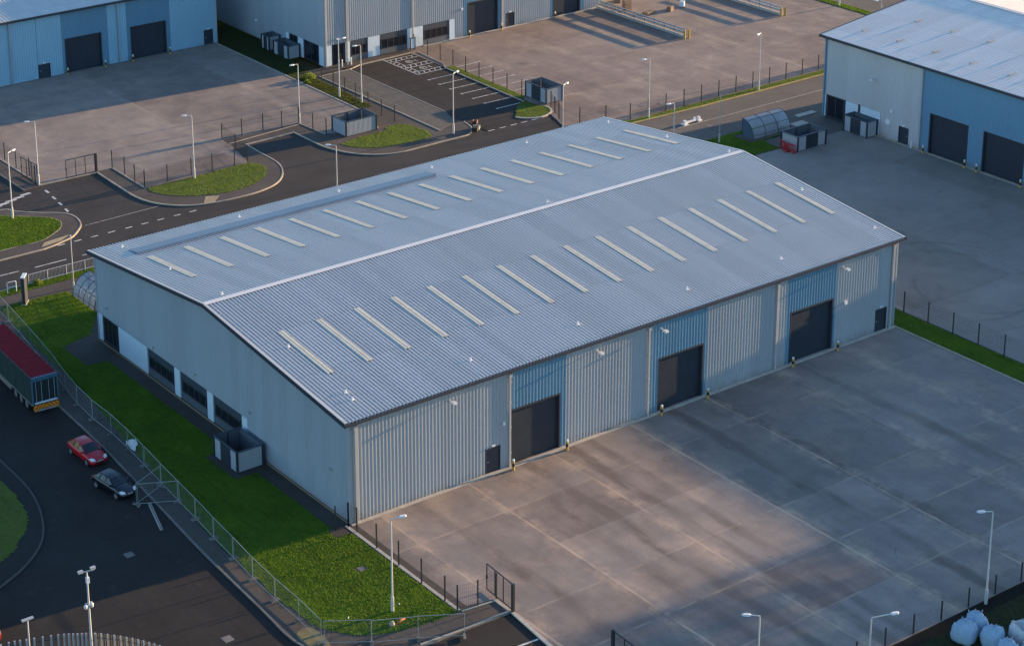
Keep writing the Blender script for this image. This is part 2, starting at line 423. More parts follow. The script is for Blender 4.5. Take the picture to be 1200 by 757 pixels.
N_OUT = smooth([(18.1,72.6),(17.95,66.4),(18.0,64.1),(18.6,61.8),(20.0,59.9),(21.4,58.9),(23.6,58.25),(26.6,58.1),(28.6,58.3),(30.4,58.9),(31.9,60),(33.3,61.9),(34.1,64.2),(34.2,67.4)], 3) \
      + [(34.35,70.75),(40.35,70.85)] + smooth([(40.4,66.5),(40.5,65),(41,63.3),(41.7,61.8),(43.2,60.1),(45.3,59.1),(48,59.0),(50.5,59.05),(53.5,59.05),(54.9,59.35),(56.2,60.8),(56.7,62.8)], 3)
sheet('north_footway', N_OUT + [(56.5,63.6),(54.6,62.6),(52.8,62.2),(52.8,104),(18.1,104)], .08, M['footway'])
struct('north_kerb', MB().ribbon(N_OUT, .15, -.05, .105), M['kerb'])
sheet('side_footway', [(10,72.4),(12.0,72.4),(12.0,130),(10,130)], .08, M['footway'])
struct('side_kerb', MB().ribbon([(10,130),(10,72.4)], .14, -.05, .1), M['kerb_dark'])

ISL = smooth([(-14,69.3),(0,69.3),(5.8,69.1),(6.9,67.8),(8.6,66.1),(10.0,65.0),(10.7,64.0),(10.8,62.6),(10.4,61.1),(9.6,60.0),(8.4,58.8),(7.2,58.3),(5.2,57.7),(2.5,57.6),(-14,57.6)], 3)
sheet('island_footway', ISL, .08, M['footway'])
struct('island_kerb', MB().ribbon(ISL, .15, -.05, .105), M['kerb'])
GI = smooth([(-14,67.6),(2,67.7),(5.1,67.6),(6.8,66.2),(8.7,64.4),(9.1,63.2),(9.1,62.6),(8.5,61.5),(8.0,61.0),(6.7,60.1),(5.1,59.5),(1.5,59.6),(-14,59.5)], 3)
struct('island_edging', MB().ribbon(GI, .08, .05, .1), M['kerb'])
lawn('island_lawn', GI, .08, M['grass'], .16)
LI = smooth([(-15.2,32),(-15.3,26),(-15.5,22.9),(-15.7,17.5),(-16.8,13.2),(-18.6,10.0),(-22,7.4),(-27,6),(-45,5.6)], 4)
sheet('western_island_footway', LI + [(-45,32)], .08, M['asphalt_west'])
struct('western_island_kerb', MB().ribbon(LI, .13, -.05, .1), M['kerb_dim'])
lawn('western_island_lawn', smooth([(-16.5,32),(-16.55,26),(-16.7,20.3),(-17,16.2),(-17.7,13.6),(-19.7,11.1),(-21.7,9.6),(-27,8.1),(-34,7.8)], 3)+[(-34,32)], .08, M['grass_dull'], .2)

# yards
YARD = [(0,.6),(-.45,-.2),(-.45,-13.15),(2.3,-13.5),(2.25,-15.2),(1.75,-20),(1.25,-32),(54.05,-32),(54.05,.6)]
sheet('front_yard', YARD, .06, M['yard'])
struct('front_yard_edging', MB().ribbon([(-.35,-.05),(-.4,-13.1)], .24, 0, .12).ribbon([(-.3,-13.25),(2.1,-13.55)], .12, 0, .118).ribbon([(2.2,-13.3),(2.25,-15.2),(1.75,-20),(1.25,-32)], .26, 0, .085), M['conc_curb'])
struct('front_yard_kerb', MB().ribbon([(54.05,0),(54.0,-32)], .14, 0, .13), M['kerb'])
YF = [(11.95,73.05),(19.85,72.8),(19.8,65.75),(31.7,65.9),(33.0,71.5),(33.0,73.3),(42.2,73.0),(42.55,68.4),(48.2,66.5),(50.0,72.8),(50.2,104.3),(11.95,104.3)]
sheet('northwest_yard', YF, .09, M['yardF'])
struct('northwest_yard_edging', MB().ribbon([(11.9,104),(11.9,72.9),(18.2,72.7)], .16, 0, .11).ribbon([(19.85,72.8),(19.8,65.75)], .15, 0, .13).ribbon([(33.0,71.9),(42.2,72.7)], .12, 0, .12).ribbon([(42.25,73.1),(42.6,68.3)], .12, 0, .13).ribbon([(50.15,104),(50.0,72.8),(48.2,66.6)], .18, 0, .125), M['kerb'])
sheet('car_park', [(56.9,59.0),(63.6,59.0),(66.3,61),(66.5,86.4),(56.9,86.4)], .035, M['asphalt_new'])
sheet('block_paved_strip', [(52.9,61.9),(56.0,63.4),(57.0,66.5),(57.1,85.4),(52.9,85.2)], .11, M['pave'])
struct('car_park_kerb', MB().ribbon([(52.9,61.9),(52.9,85.2),(57.1,85.4),(59.0,86.1),(66.6,86.35)], .14, 0, .14).ribbon([(57.1,85.4),(57.0,66.5)], .10, 0, .125), M['kerb'])
sheet('entrance_footpath', [(50.3,86.2),(66.8,86.4),(66.8,87.8),(50.3,87.8)], .10, M['footway'])
sheet('north_yard', [(66.4,90),(66.4,61.5),(64.2,55.2),(71,52.4),(120.4,52.4),(120.4,110),(66.4,110)], .06, M['yardG'])
sheet('east_yard', [(56.9,-70),(150,-70),(150,36.4),(56.9,36.4)], .05, M['yardE'])
struct('east_yard_edging', MB().ribbon([(56.9,-70),(56.9,36.4),(77.6,36.4)], .12, 0, .085), M['kerb_dark'])

# grass
lawn('west_lawn', smooth([(-8.75,-9.4),(-7.3,-11.5),(-5.6,-12.5),(-4.0,-12.9),(-2.0,-13.2)],3)+[(-.55,-13.2),(-.55,-1.0),(-1.75,-1.0),(-1.75,0),(-1.35,.4),(-1.35,10),(-3.1,10.1),(-3.1,14.3),(-1.35,14.4),(-1.35,33),(-3.2,33.4),(-3.2,37.6),(-.2,38.4),(2.2,41.9),(2.3,47.7),(-4.0,48.0),(-4.5,44.5),(-5.2,33.8),(-5.7,27.5),(-6.7,20),(-7.6,12.5),(-8.6,3.5),(-9.0,-5)], .08, M['grass'], .15, holes=[[(-3.0,-5.6),(-2.2,-5.6),(-2.2,-4.9),(-3.0,-4.9)]])
lawn('roadside_verge', [(-5.2,49.85),(12,49.85),(12,51.1),(-5.4,51.1)], .08, M['grass'], .14)
gg_ = MB()
for q in ((-1.34,.38,-.05,10.0),(-3.12,10.003,-.05,14.35),(-1.34,14.353,-.05,33.2),(-3.2,33.203,-.05,37.7),(-1.2,37.703,.28,38.3),(.1,38.303,2.25,38.7),(-1.76,-1.02,-.52,-.003),(-1.34,0,-.05,.377)): gg_.box(q[0],q[1],0,q[2],q[3],.095)
gg_.prism([(-.2,38.703),(2.25,38.703),(2.25,41.8)], 0, .095).box(2.253,41.9,0,4.4,46.9,.095)
struct('gable_gravel', gg_, M['gravel'])
lawn('northwest_verge', smooth([(19.95,65.6),(19.9,64.3),(20.9,62.4),(22.8,61.0),(25.5,59.9),(28.4,60.1),(30.1,60.9),(31.4,62.0),(32.3,63.4),(32.4,64.7),(31.6,65.75)],3), .08, M['grass_dull'], .18)
lawn('north_verge', smooth([(42.2,64.8),(42.7,63.3),(44.4,61.7),(46.9,61.0),(49.7,60.7),(51.3,61.2),(51.7,63),(51.4,65),(50.8,66.2),(49,66.3),(48.3,65.4),(45.4,65.4)],3), .08, M['grass_dull'], .18)
lawn('warehouse_side_verge', [(50.35,73),(51.9,73),(52.2,86),(55.1,96),(55.2,110),(50.4,110),(50.4,87)], .08, M['rough'], .3)
lawn('parking_verge', [(66.0,64.4),(66.5,79.2),(67.4,79.3),(67.3,72),(67.1,65.5)], .07, M['grass_dull'], .16)
struct('parking_verge_kerb', MB().ribbon([(65.9,64.0),(66.3,79.3),(67.0,80.6),(67.3,86)], .12, 0, .12), M['kerb'])
IJ = smooth([(61.9,60.5),(62.7,59.5),(64.2,58.9),(66.1,59.6),(66.8,61.1),(66.3,62.2),(65.9,64.2),(64.0,63.0)],3)
lawn('junction_island_lawn', IJ, .07, M['grass_dull'], .18)
struct('junction_island_kerb', MB().ribbon(IJ[:14], .22, 0, .13), M['conc_curb'])
lawn('yard_divide_verge', [(54.2,-32),(56.8,-32),(56.8,2.6),(54.15,2.6)], .06, M['grass'], .2)
lawn('east_lawn', [(57,36.6),(77.5,36.6),(77.6,39.2),(83.0,39.3),(83.0,42.8),(57,42.8)], .05, M['grass'], .22, holes=[[(76.2,39.4),(82.9,39.4),(82.9,42.0),(76.2,42.0)],[(83,41),(84,41),(84,42),(83,42)]])
sheet('shelter_base_slab', [(76.2,39.4),(82.9,39.4),(82.9,42.0),(76.2,42.0)], .075, M['footway'])
struct('stepping_slabs', MB().box(83.6,40.2,0,85.4,41.2,.10).box(83.4,38.2,0,85.0,39.3,.10).box(86.0,42.2,0,88.6,42.9,.10), M['conc_curb'])
lawn('roadside_grass_strip', [(67,52.5),(71,51.4),(80,51.3),(125,51.25),(125,52.35),(71,52.35),(66,54.2)], .06, M['grass_dull'], .2)
struct('east_road_kerb', MB().ribbon([(64,54.4),(70,51.5),(80,51.15),(125,51.1)], .16, 0, .11), paint('yellowed_kerb', (.46,.37,.16), .9, 0, .3, .2, .9))
lawn('far_verge', [(120.5,45),(122.0,45),(122.0,95),(120.5,95)], .08, M['grass'], .35)
sheet('far_ground', [(122,30),(260,30),(260,130),(122,130)], .03, M['asphalt_old'])
lawn('yard_foot_verge', [(-2,-33.0),(42,-33.0),(42,-42),(-2,-42)], .02, M['rough'], .25, .1, tufts=12)
sheet('fence_foot_soil', [(1.3,-32.05),(60,-32.05),(60,-33.1),(1.3,-33.1)], .05, M['soil'])
# bare earth patches
sheet('earth_patch_by_kerb', smooth([(-10.3,-9.3),(-9.2,-9.0),(-8.9,-10.4),(-9.4,-11.9),(-10.2,-11.2)],3,True), .087, paint('pale_earth',(.20,.17,.09),.95,0,.3,.2,2.))
sheet('tan_tactile_patch', [(4.9,58.15),(7.0,58.5),(8.3,59.35),(5.6,59.0)], .088, paint('tan_surface',(.42,.33,.20),.95,0,.25,.2,2.))
sheet('tan_kerb_patch', [(22.2,58.5),(23.4,58.4),(24.6,59.6),(23.4,60.2)], .088, paint('tan_surface_two',(.36,.28,.18),.95,0,.25,.2,2.))

# painted markings: thin sheets just above the surface they lie on
def mark(name, segs, w, z, mat=None):
    mb = MB()
    for s in segs: mb.ribbon(s, w, z, z+.006)
    return struct(name, mb, mat or M['line'])
mark('road_centre_line', [[(-4.6,54.6),(-2.2,54.55)],[(-.9,54.5),(.9,54.45)],[(2.4,54.35),(5.5,54.35)],[(7.1,54.3),(10.2,54.3)],[(11.8,54.3),(14.8,54.3)]], .13, 0)
mark('road_edge_dashes', [[(x-.36,57.75),(x+.36,57.75)] for x in (6.7,8.4,10.1,11.9,13.7,15.4,17.1,18.9,20.6)], .16, 0)
mark('give_way_line', [[(x-.03*i,y-.42),(x+.02,y+.42)] for i,(x,y) in enumerate([(11.7,71.0),(11.5,69.0),(11.3,67.2),(11.05,65.3)])], .24, 0)
mark('road_mouth_line', [[(10.6,60.7),(18.6,60.9)]], .12, 0, M['line2'])
mark('car_park_mouth_dashes', [[(x-.4,58.9),(x+.4,58.9)] for x in (57.4,58.9,60.4,61.8,63.2)], .16, 0)
mark('crossing_blocks', [[(x-.55,y-.05),(x+.55,y+.05)] for x,y in [(5.0,69.9),(5.95,70.2),(6.85,70.5),(7.8,70.85),(8.75,71.2),(9.7,71.6)]], .42, 0)
mark('yard_bay_line', [[(.2,-18.4),(1.7,-18.5)]], .16, 0)
LBAY = [76.8,74.7,72.6,70.5,68.4,66.3,64.1]
mark('parking_bay_lines', [[(62.2,y),(65.9,y-.05)] for y in LBAY] + [[(62.15,y-.22),(62.15,y+.22)] for y in LBAY], .12, .041)
RBAY = [78.7,76.5,74.4,72.3,70.1,67.8]
mark('yard_parking_lines', [[(67.5,y),(70.95,y-.05)] for y in RBAY] + [[(70.95,y-.22),(70.95,y+.22)] for y in RBAY], .12, .066)
hs = []
for y0, y1 in ((79.1,80.0),(81.8,82.7),(84.8,85.6)):
    hs += [[(62.4,y0),(66.9,y0)],[(62.4,y1),(66.9,y1)]]
    hs += [[(62.6+k*.75,y0),(63.0+k*.75,y1)] for k in range(6)]
hs += [[(62.3,79.1),(62.3,86.2)],[(63.1,80.0),(63.1,81.8)],[(63.1,82.7),(63.1,84.8)]] + [[(62.35,80.1+k*.8),(63.1,80.5+k*.8)] for k in range(6)]
for cy in (80.9, 83.75):    # accessible-bay wheelchair symbol
    hs += [arc(64.4,cy,.42,40,320,9), [(64.2,cy+.1),(65.0,cy+.1)],[(65.0,cy+.1),(65.3,cy-.45)],[(64.9,cy+.1),(65.4,cy+.1)]]
mark('accessible_bay_markings', hs, .12, .041)
mark('east_road_line', [[(73.4,47.45),(150,47.1)]], .16, .016, M['line2'])
for nm, cx, cy, s_, z in (('drain_cover',-14.1,5.6,.5,.004),('drain_cover',-13.9,-7.0,.55,.004),('drain_cover',-2.6,-5.25,.4,.085),('drain_cover',76.5,46.0,.4,.014),('drain_cover',75.2,55.2,.6,.065),('drain_cover',77.4,54.6,.6,.065),('drain_cover',83.0,37.6,.9,.055)):
    struct('drain_cover', MB().box(cx-s_/2,cy-s_/2,z-.02,cx+s_/2,cy+s_/2,z+.012).box(cx-s_/2-.06,cy-s_/2-.06,z-.02,cx+s_/2+.06,cy+s_/2+.06,z+.006), M['kerb_dark'])

# ------------------------------------------------------------------ buildings
def ribs(mb, axis, pos, out, u0, u1, z0, z1, pitch=.30, h=.03, zref=0., w=.26, fl=.15):
    """profiled sheet on the plane axis=pos facing out; z0/z1 numbers or functions of u"""
    f0 = z0 if callable(z0) else (lambda u: z0); f1 = z1 if callable(z1) else (lambda u: z1)
    us = {u0: 0, u1: 0}; k0 = math.floor((u0-zref)/pitch)-1
    prof = []
    k = k0
    while zref+k*pitch < u1+pitch:
        b = zref+k*pitch
        prof += [(b+pitch*(.5-w/2-fl),0),(b+pitch*(.5-w/2),h),(b+pitch*(.5+w/2),h),(b+pitch*(.5+w/2+fl),0)]
        k += 1
    def off(u):
        for (a, ha), (b, hb) in zip(prof, prof[1:]):
            if a <= u <= b: return ha + (hb-ha)*(u-a)/(b-a) if b > a else hb
        return 0
    pts = [(u0, off(u0))] + [p for p in prof if u0+1e-4 < p[0] < u1-1e-4] + [(u1, off(u1))]
    def P(u, o, z): return (u, pos+out*o, z) if axis == 'y' else (pos+out*o, u, z)
    flip = (axis == 'y' and out > 0) or (axis == 'x' and out < 0)
    for (a, oa), (b, ob) in zip(pts, pts[1:]):
        q = [P(a,oa,f0(a)), P(b,ob,f0(b)), P(b,ob,f1(b)), P(a,oa,f1(a))]
        mb.quad(*(q[::-1] if flip else q))
    return mb

def pbox(mb, axis, pos, out, u0, u1, z0, z1, d0, d1):
    """box lying on a wall: from d0 to d1 out of the plane"""
    a, b = sorted((pos+out*d0, pos+out*d1))
    return mb.box(u0,a,z0,u1,b,z1) if axis == 'y' else mb.box(a,u0,z0,b,u1,z1)

def shutter(parent, axis, pos, out, u0, u1, h, label=None):
    mb = MB(); n = int(h/.11); z = .07
    pbox(mb, axis, pos, out, u0, u1, .05, h, -.28, -.22)
    dz = (h-.12)/n
    for k in range(n): pbox(mb, axis, pos, out, u0+.05, u1-.05, z+k*dz+.012, z+(k+1)*dz-.012, -.22, -.19)
    o = mb.build('roller_door', M['door'], parent, label=label)
    fr = MB(); t = .13
    pbox(fr, axis, pos, out, u0-t, u0, .05, h+t, -.25, .05); pbox(fr, axis, pos, out, u1, u1+t, .05, h+t, -.25, .05)
    pbox(fr, axis, pos, out, u0, u1, h, h+t, -.25, .05); fr.build('door_frame', M['trim_dark'], o)
    return o
def pdoor(parent, axis, pos, out, u0, u1, h=2.0):
    mb = MB(); pbox(mb, axis, pos, out, u0, u1, .05, h, -.09, -.04)
    o = mb.build('personnel_door', M['door'], parent)
    fr = MB(); t = .07
    pbox(fr, axis, pos, out, u0-t, u0, .05, h+t, -.09, .045); pbox(fr, axis, pos, out, u1, u1+t, .05, h+t, -.09, .045)
    pbox(fr, axis, pos, out, u0, u1, h, h+t, -.09, .045); fr.build('door_frame', M['trim_dark'], o)
    k = MB(); pbox(k, axis, pos, out, u0+.12, u0+.24, .95, 1.0, -.04, .01); k.build('handle', M['galv'], o)
    l = MB(); pbox(l, axis, pos, out, (u0+u1)/2-.14, (u0+u1)/2+.14, h+.16, h+.27, .0, .14); l.build('door_light', M['white'], parent)
    return o
def window(parent, axis, pos, out, u0, u1, z0, z1, nm=3, dark_low=.72):
    """ribbon window bay: spandrel below, dark glazing with mullions above"""
    mb = MB(); pbox(mb, axis, pos, out, u0, u1, z0, z1, -.10, -.06); o = mb.build('window', M['trim_dark'], parent)
    gl = MB(); b0 = z0+dark_low; g0 = u0+.25; g1 = u1-.25; zt_ = z1-.1 if dark_low < .3 else z1-.72
    pbox(gl, axis, pos, out, g0, g1, b0, zt_, -.06, -.05); gl.build('pane', M['glass'], o)
    fr = MB()
    for k in range(nm+1):
        u = g0+(g1-g0)*k/nm; pbox(fr, axis, pos, out, u-.03, u+.03, b0, zt_, -.05, -.015)
    pbox(fr, axis, pos, out, g0, g1, b0-.05, b0+.02, -.055, -.01); pbox(fr, axis, pos, out, g0, g1, zt_-.02, zt_+.04, -.055, -.01)
    fr.build('frame', paint('window_frame', (.10,.11,.13), .4) if 'wf' not in M else M['wf'], o)
    if dark_low > .3:
        sp = MB(); pbox(sp, axis, pos, out, u0+.02, u1-.02, z0+.02, b0-.08, -.055, -.03); sp.build('spandrel', M['spandrel'], o)
        sp = MB(); pbox(sp, axis, pos, out, u0+.02, u1-.02, zt_+.08, z1-.03, -.055, -.03); sp.build('fascia_panel', M['fascia_p'], o)
    return o
M['wf'] = paint('window_frame', (.05,.055,.065), .4); M['spandrel'] = paint('spandrel', (.10,.12,.14), .5); M['fascia_p'] = paint('fascia_panel', (.055,.07,.09), .4)
def wpanel(parent, axis, pos, out, u0, u1, z0, z1):
    mb = MB(); pbox(mb, axis, pos, out, u0+.02, u1-.02, z0+.02, z1-.02, -.09, .015); return mb.build('white_panel', M['panelwhite'], parent)
def downpipe(parent, axis, pos, out, u, ztop, mat='trim_grey'):
    mb = MB(); pbox(mb, axis, pos, out, u-.075, u+.075, .12, ztop, .06, .20)
    for z in (1.2, 3.2, 5.2, ztop-.7): pbox(mb, axis, pos, out, u-.11, u+.11, z, z+.06, .02, .22)
    pbox(mb, axis, pos, out, u-.14, u+.14, ztop-.3, ztop, .045, .25)
    return mb.build('downpipe', M[mat], parent)
def floodlight(parent, axis, pos, out, u, z):
    mb = MB(); pbox(mb, axis, pos, out, u-.03, u+.03, z, z+.06, .0, .5); pbox(mb, axis, pos, out, u-.16, u+.16, z-.06, z+.08, .45, .78)
    return mb.build('wall_light', M['white'], parent)

# ---- the main warehouse
L, W, EV, RG = 54.0, 37.1, 7.95, 9.95
SL = (RG-EV)/(W/2+.33)
def roofz(y): return EV + SL*min(y+.33, W+.33-y)
wh = empty('main_warehouse', (L/2, W/2, 0))
tag(wh, 'large grey ribbed warehouse with long rooflight strips filling the centre', 'warehouse')
class Off:     # build children in world coordinates of the yard, then shift to the parent's base
    pass
def settle(root):
    inv = Matrix.Translation(-Vector(root.location))
    for c in children(root): c.matrix_parent_inverse = Matrix.Identity(4); c.location = Vector(c.location) - Vector(root.location)
core = MB()   # inner lining so that no light leaks through the profiled sheets
n = W; ys = [0.3, W/2, W-.3]
core.prism([(.3,.3),(L-.3,.3),(L-.3,W-.3),(.3,W-.3)], .02, 7.5)
core.build('inner_lining', M['trim_dark'], wh)
TOP = 7.55
fw = MB(); fb = MB()
DO = [(13.95,18.42),(28.15,32.55),(42.1,46.65)]; BL = [(13.85,19.05),(26.95,33.0),(41.5,47.05)]
PD = [(11.75,12.95),(51.85,53.05)]
def span(mb, a, b, z0): ribs(MB() if 0 else mb, 'y', 0, -1, a, b, z0, TOP+.2, .30, .040)
u = 0
grey = [(0,13.85),(19.05,26.95),(33.0,41.5),(47.05,54)]
for a, b in grey:
    fw = MB()
    cut = [p for p in PD if a <= p[0] and p[1] <= b]
    if cut:
        p = cut[0]; span(fw, a, p[0]-.07, .12); span(fw, p[0]-.07, p[1]+.07, 2.07); span(fw, p[1]+.07, b, .12)
    else: span(fw, a, b, .12)
    fw.build('grey_cladding', M['clad'], wh)
for (a, b), (c, d) in zip(BL, DO):
    fb = MB()
    span(fb, a, c-.13, .12) if c-.13 > a+.02 else None
    span(fb, max(a, c-.13), d+.13, 4.4+.13); span(fb, d+.13, b, .12)
    fb.build('blue_cladding', M['clad_blue'], wh)
for a, b in DO: shutter(wh, 'y', 0, -1, a, b, 4.4)
for a, b in PD: pdoor(wh, 'y', 0, -1, a, b)
for x in (.5, 13.8, 27.0, 40.35, 53.5): downpipe(wh, 'y', 0, -1, x, 7.5)
for x in (8.5, 21.9, 28.2, 47.6): floodlight(wh, 'y', 0, -1, x, 6.95)
for b_ in ((47.95,-.22,3.65,48.2,-.03,3.9),(13.2,-.14,3.55,13.4,-.03,3.8)): MB().box(*b_).build('service_box', M['white'], wh)
pl = MB(); pl.box(-.02,-.34,.02,L+.02,-.04,.13); pl.build('plinth', M['conc_curb'], wh)
# gable facing the lawn
g = MB(); gz = lambda y: roofz(y)-.12
OP = [(37.1-.7,37.1,'w'),(33.75,36.4,'e'),(28.75,33.6,'w'),(24.5,28.7,'g'),(23.5,24.4,'w'),(19.4,23.4,'g'),(18.45,19.35,'w'),(14.3,18.4,'g'),(13.45,14.25,'w')]
ribs(g, 'x', 0, -1, 0, 13.45, .22, gz, .30, .022); ribs(g, 'x', 0, -1, 13.45, W/2, 2.55, gz, .30, .022); ribs(g, 'x', 0, -1, W/2, W, 2.55, gz, .30, .022)
g.build('gable_cladding', M['clad_flat'], wh)
for a, b, k in OP:
    if k == 'w': wpanel(wh, 'x', 0, -1, a, b, .2, 2.55)
    elif k == 'g': window(wh, 'x', 0, -1, a, b, .2, 2.55, 4)
    else: window(wh, 'x', 0, -1, a, b, .2, 2.55, 3, .15)
gp = MB(); gp.box(-.12,0,.02,-.02,W,.2); gp.build('gable_plinth', paint('brown_plinth',(.24,.16,.10),.9), wh)
for (y, z) in ((27.6,2.9),(21.0,3.15),(2.2,3.3),(35.5,3.4),(13.0,3.2)):
    m = MB(); m.box(-.2,y-.09,z,-.02,y+.09,z+.16); m.build('bulkhead_light', M['galv'], wh)
# far gable and rear wall
b = MB(); ribs(b, 'x', L, 1, 0, W/2, .12, gz, .30, .025); ribs(b, 'x', L, 1, W/2, W, .12, gz, .30, .025); ribs(b, 'y', W, 1, 0, L, .12, TOP+.2, .30, .03)
b.build('rear_cladding', M['clad_flat'], wh)
for x, y in ((0,0),(L,0),(0,W),(L,W)): MB().box(x-.07,y-.07,.15,x+.07,y+.07,7.75).build('corner_trim', M['clad_flat'], wh)
# roof: two profiled slopes
OX, OY = .45, .36
def roof_slope(side):
    mb = MB(); pitch, h = .30, .075
    ya, yb = (-OY, W/2) if side < 0 else (W+OY, W/2)
    za, zb = EV-.02, RG
    pts = []; x = -OX
    while x < L+OX-.01:
        for f_, o_ in ((0,0),(.40,0),(.54,h),(.80,h),(1.0,0)):
            pts.append((min(x+pitch*f_, L+OX), o_))
        x += pitch
    clean = [pts[0]] + [q for p_, q in zip(pts, pts[1:]) if q[0] > p_[0]+1e-5 or abs(q[1]-p_[1]) > 1e-5]
    for (a, oa), (b, ob) in zip(clean, clean[1:]):
        q = [(a,ya,za+oa),(b,ya,za+ob),(b,yb,zb+ob),(a,yb,zb+oa)]
        mb.quad(*(q if side < 0 else q[::-1]))
    mb.quad((-OX,ya,za-.12),(L+OX,ya,za-.12),(L+OX,yb,zb-.12),(-OX,yb,zb-.12))
    return mb.build('roof_slope', M['roof'], wh)
roof_slope(-1); roof_slope(1)
rc = MB()
for s_ in (-1, 1): rc.quad((-OX-.03,W/2,RG+.085),(L+OX+.03,W/2,RG+.085),(L+OX+.03,W/2+s_*.27,RG+.06),(-OX-.03,W/2+s_*.27,RG+.06))
rc.quad((-OX-.03,W/2-.27,RG+.045),(L+OX+.03,W/2-.27,RG+.045),(L+OX+.03,W/2+.27,RG+.045),(-OX-.03,W/2+.27,RG+.045))
rc.build('ridge_cap', paint('ridge_cap',(.66,.66,.67),.5,0,.08), wh)
gt = MB()
gt.box(-OX,-OY-.14,EV-.22,L+OX,-OY-.005,EV-.03); gt.box(-OX,W+OY+.005,EV-.26,L+OX,W+OY+.14,EV-.03)
for x in (-OX-.05, L+OX+.05):
    for ya in (-OY-.14, W+OY+.14):
        gt.bar((x,ya,EV-.13),(x,W/2,RG-.05),.1,.26)
gt.build('fascia_and_gutter', M['trim_dark'], wh)
vt = MB()
for x in (-OX+.06, L+OX-.06):
    vt = MB()
    for ya in (-OY, W+OY): vt.bar((x,ya,EV+.05),(x,W/2,RG+.07),.16,.05)
    vt.build('verge_flashing', M['roof'], wh)
def skylight(i, side):
    x = 2.33+3.333*i
    ya, yb = (5.6,12.3) if side < 0 else (24.75,32.0)
    mb = MB(); w = .27; z = lambda y: EV + SL*(min(y, W-y)+.33) + .088
    mb.quad((x-w,ya,z(ya)),(x+w,ya,z(ya)),(x+w,yb,z(yb)),(x-w,yb,z(yb)))
    for dx in (-.17,.07):
        e0, e1 = dx, dx+.1; zz = lambda y, k: z(y)+k
        mb.quad((x+e0,ya,zz(ya,.02)),(x+e1,ya,zz(ya,.02)),(x+e1,yb,zz(yb,.02)),(x+e0,yb,zz(yb,.02)))
    mb.build('skylight', M['skylight'], wh)
for i in range(16): skylight(i, -1)
for i in range(16): skylight(i, 1)
dk = MB()
def zr(y): return EV + SL*(W+.33-y)
y0, y1 = 33.25, 34.85
dk.v += [(1.9,y0,zr(y0)+.03),(31.6,y0,zr(y0)+.03),(31.6,y1,zr(y1)+.03),(1.9,y1,zr(y1)+.03),(1.9,y0,zr(y0)+.26),(31.6,y0,zr(y0)+.26),(31.6,y1,zr(y1)+.10),(1.9,y1,zr(y1)+.10)]
dk.f += [(4,5,6,7),(0,1,5,4),(1,2,6,5),(2,3,7,6),(3,0,4,7)]
dk.build('rooftop_tray', paint('tray_panel',(.10,.18,.29),.45,0,.1,.5,.4), wh)
def anchor(x, y):
    z = EV + SL*(min(y, W-y)+.33)
    mb = MB(); mb.box(x-.13,y-.10,z+.03,x+.13,y+.10,z+.08).tube([(x,y,z+.05),(x,y,z+.22)],[.05,.035],6).box(x-.06,y-.06,z+.20,x+.06,y+.06,z+.26)
    mb.build('roof_anchor', M['white'], wh)
for a in [(2.0,36.0),(1.9,27.8),(13,35.9),(23,35.8),(32.9,35.7),(43.7,35.7),(53.3,35.4),(53.3,27.2),(1.7,19.4),(1.7,10.1),(1.8,2.9),(1.7,1.9),(11.9,2.0),(33,19.4),(53.4,19.2),(53.3,10.2),(42.7,2.0),(32.7,2.0),(21.9,2.1),(53.4,2.0)]: anchor(*a)
settle(wh)

# ---- generic neighbour with a pitched roof
def gable_roof(parent, x0, x1, y0, y1, ev, rg, along, mat, pitch=.45, ridge=None, ribh=.03, over=.4):
    """roof whose ridge runs along 'along'; profiled sheets"""
    for side in (-1, 1):
        mb = MB()
        a0, a1 = (x0-over, x1+over) if along == 'x' else (y0-over, y1+over)
        c0, c1 = (y0-over, y1+over) if along == 'x' else (x0-over, x1+over)
        rc_ = ridge if ridge is not None else (c0+c1)/2
        ca = c0 if side < 0 else c1
        pts = []; u = a0
        while u < a1-.01:
            for f_, o_ in ((0,0),(.55,0),(.66,ribh),(.89,ribh),(1.0,0)): pts.append((min(u+pitch*f_, a1), o_))
            u += pitch
        for (a, oa), (b_, ob) in zip(pts, pts[1:]):
            if b_-a < 1e-5: continue
            P = (lambda u_, c_, z_: (u_, c_, z_)) if along == 'x' else (lambda u_, c_, z_: (c_, u_, z_))
            mb.quad(P(a,ca,ev+oa),P(b_,ca,ev+ob),P(b_,rc_,rg+ob),P(a,rc_,rg+oa))
        P2 = P
        mb.quad(P2(a0,ca,ev-.1),P2(a1,ca,ev-.1),P2(a1,rc_,rg-.1),P2(a0,rc_,rg-.1))
        mb.build('roof_slope', mat, parent)
    fa = MB()
    if along == 'x':
        fa.box(a0,c0-.14,ev-.25,a1,c0-.005,ev-.02); fa.box(a0,c1+.005,ev-.25,a1,c1+.14,ev-.02)
        for x in (a0-.05,a1+.05):
            for c_ in (c0-.14,c1+.14): fa.bar((x,c_,ev-.12),(x,rc_,rg-.03),.1,.28)
        rd = MB().box(a0-.02,rc_-.3,rg-.02,a1+.02,rc_+.3,rg+.08)
    else:
        fa.box(c0-.14,a0,ev-.25,c0-.005,a1,ev-.02); fa.box(c1+.005,a0,ev-.25,c1+.14,a1,ev-.02)
        for y in (a0-.05,a1+.05):
            for c_ in (c0-.14,c1+.14): fa.bar((c_,y,ev-.12),(rc_,y,rg-.03),.1,.28)
        rd = MB().box(rc_-.3,a0-.02,rg-.02,rc_+.3,a1+.02,rg+.08)
    fa.build('fascia_and_gutter', M['trim_dark'], parent); rd.build('ridge_cap', M['roof'], parent)

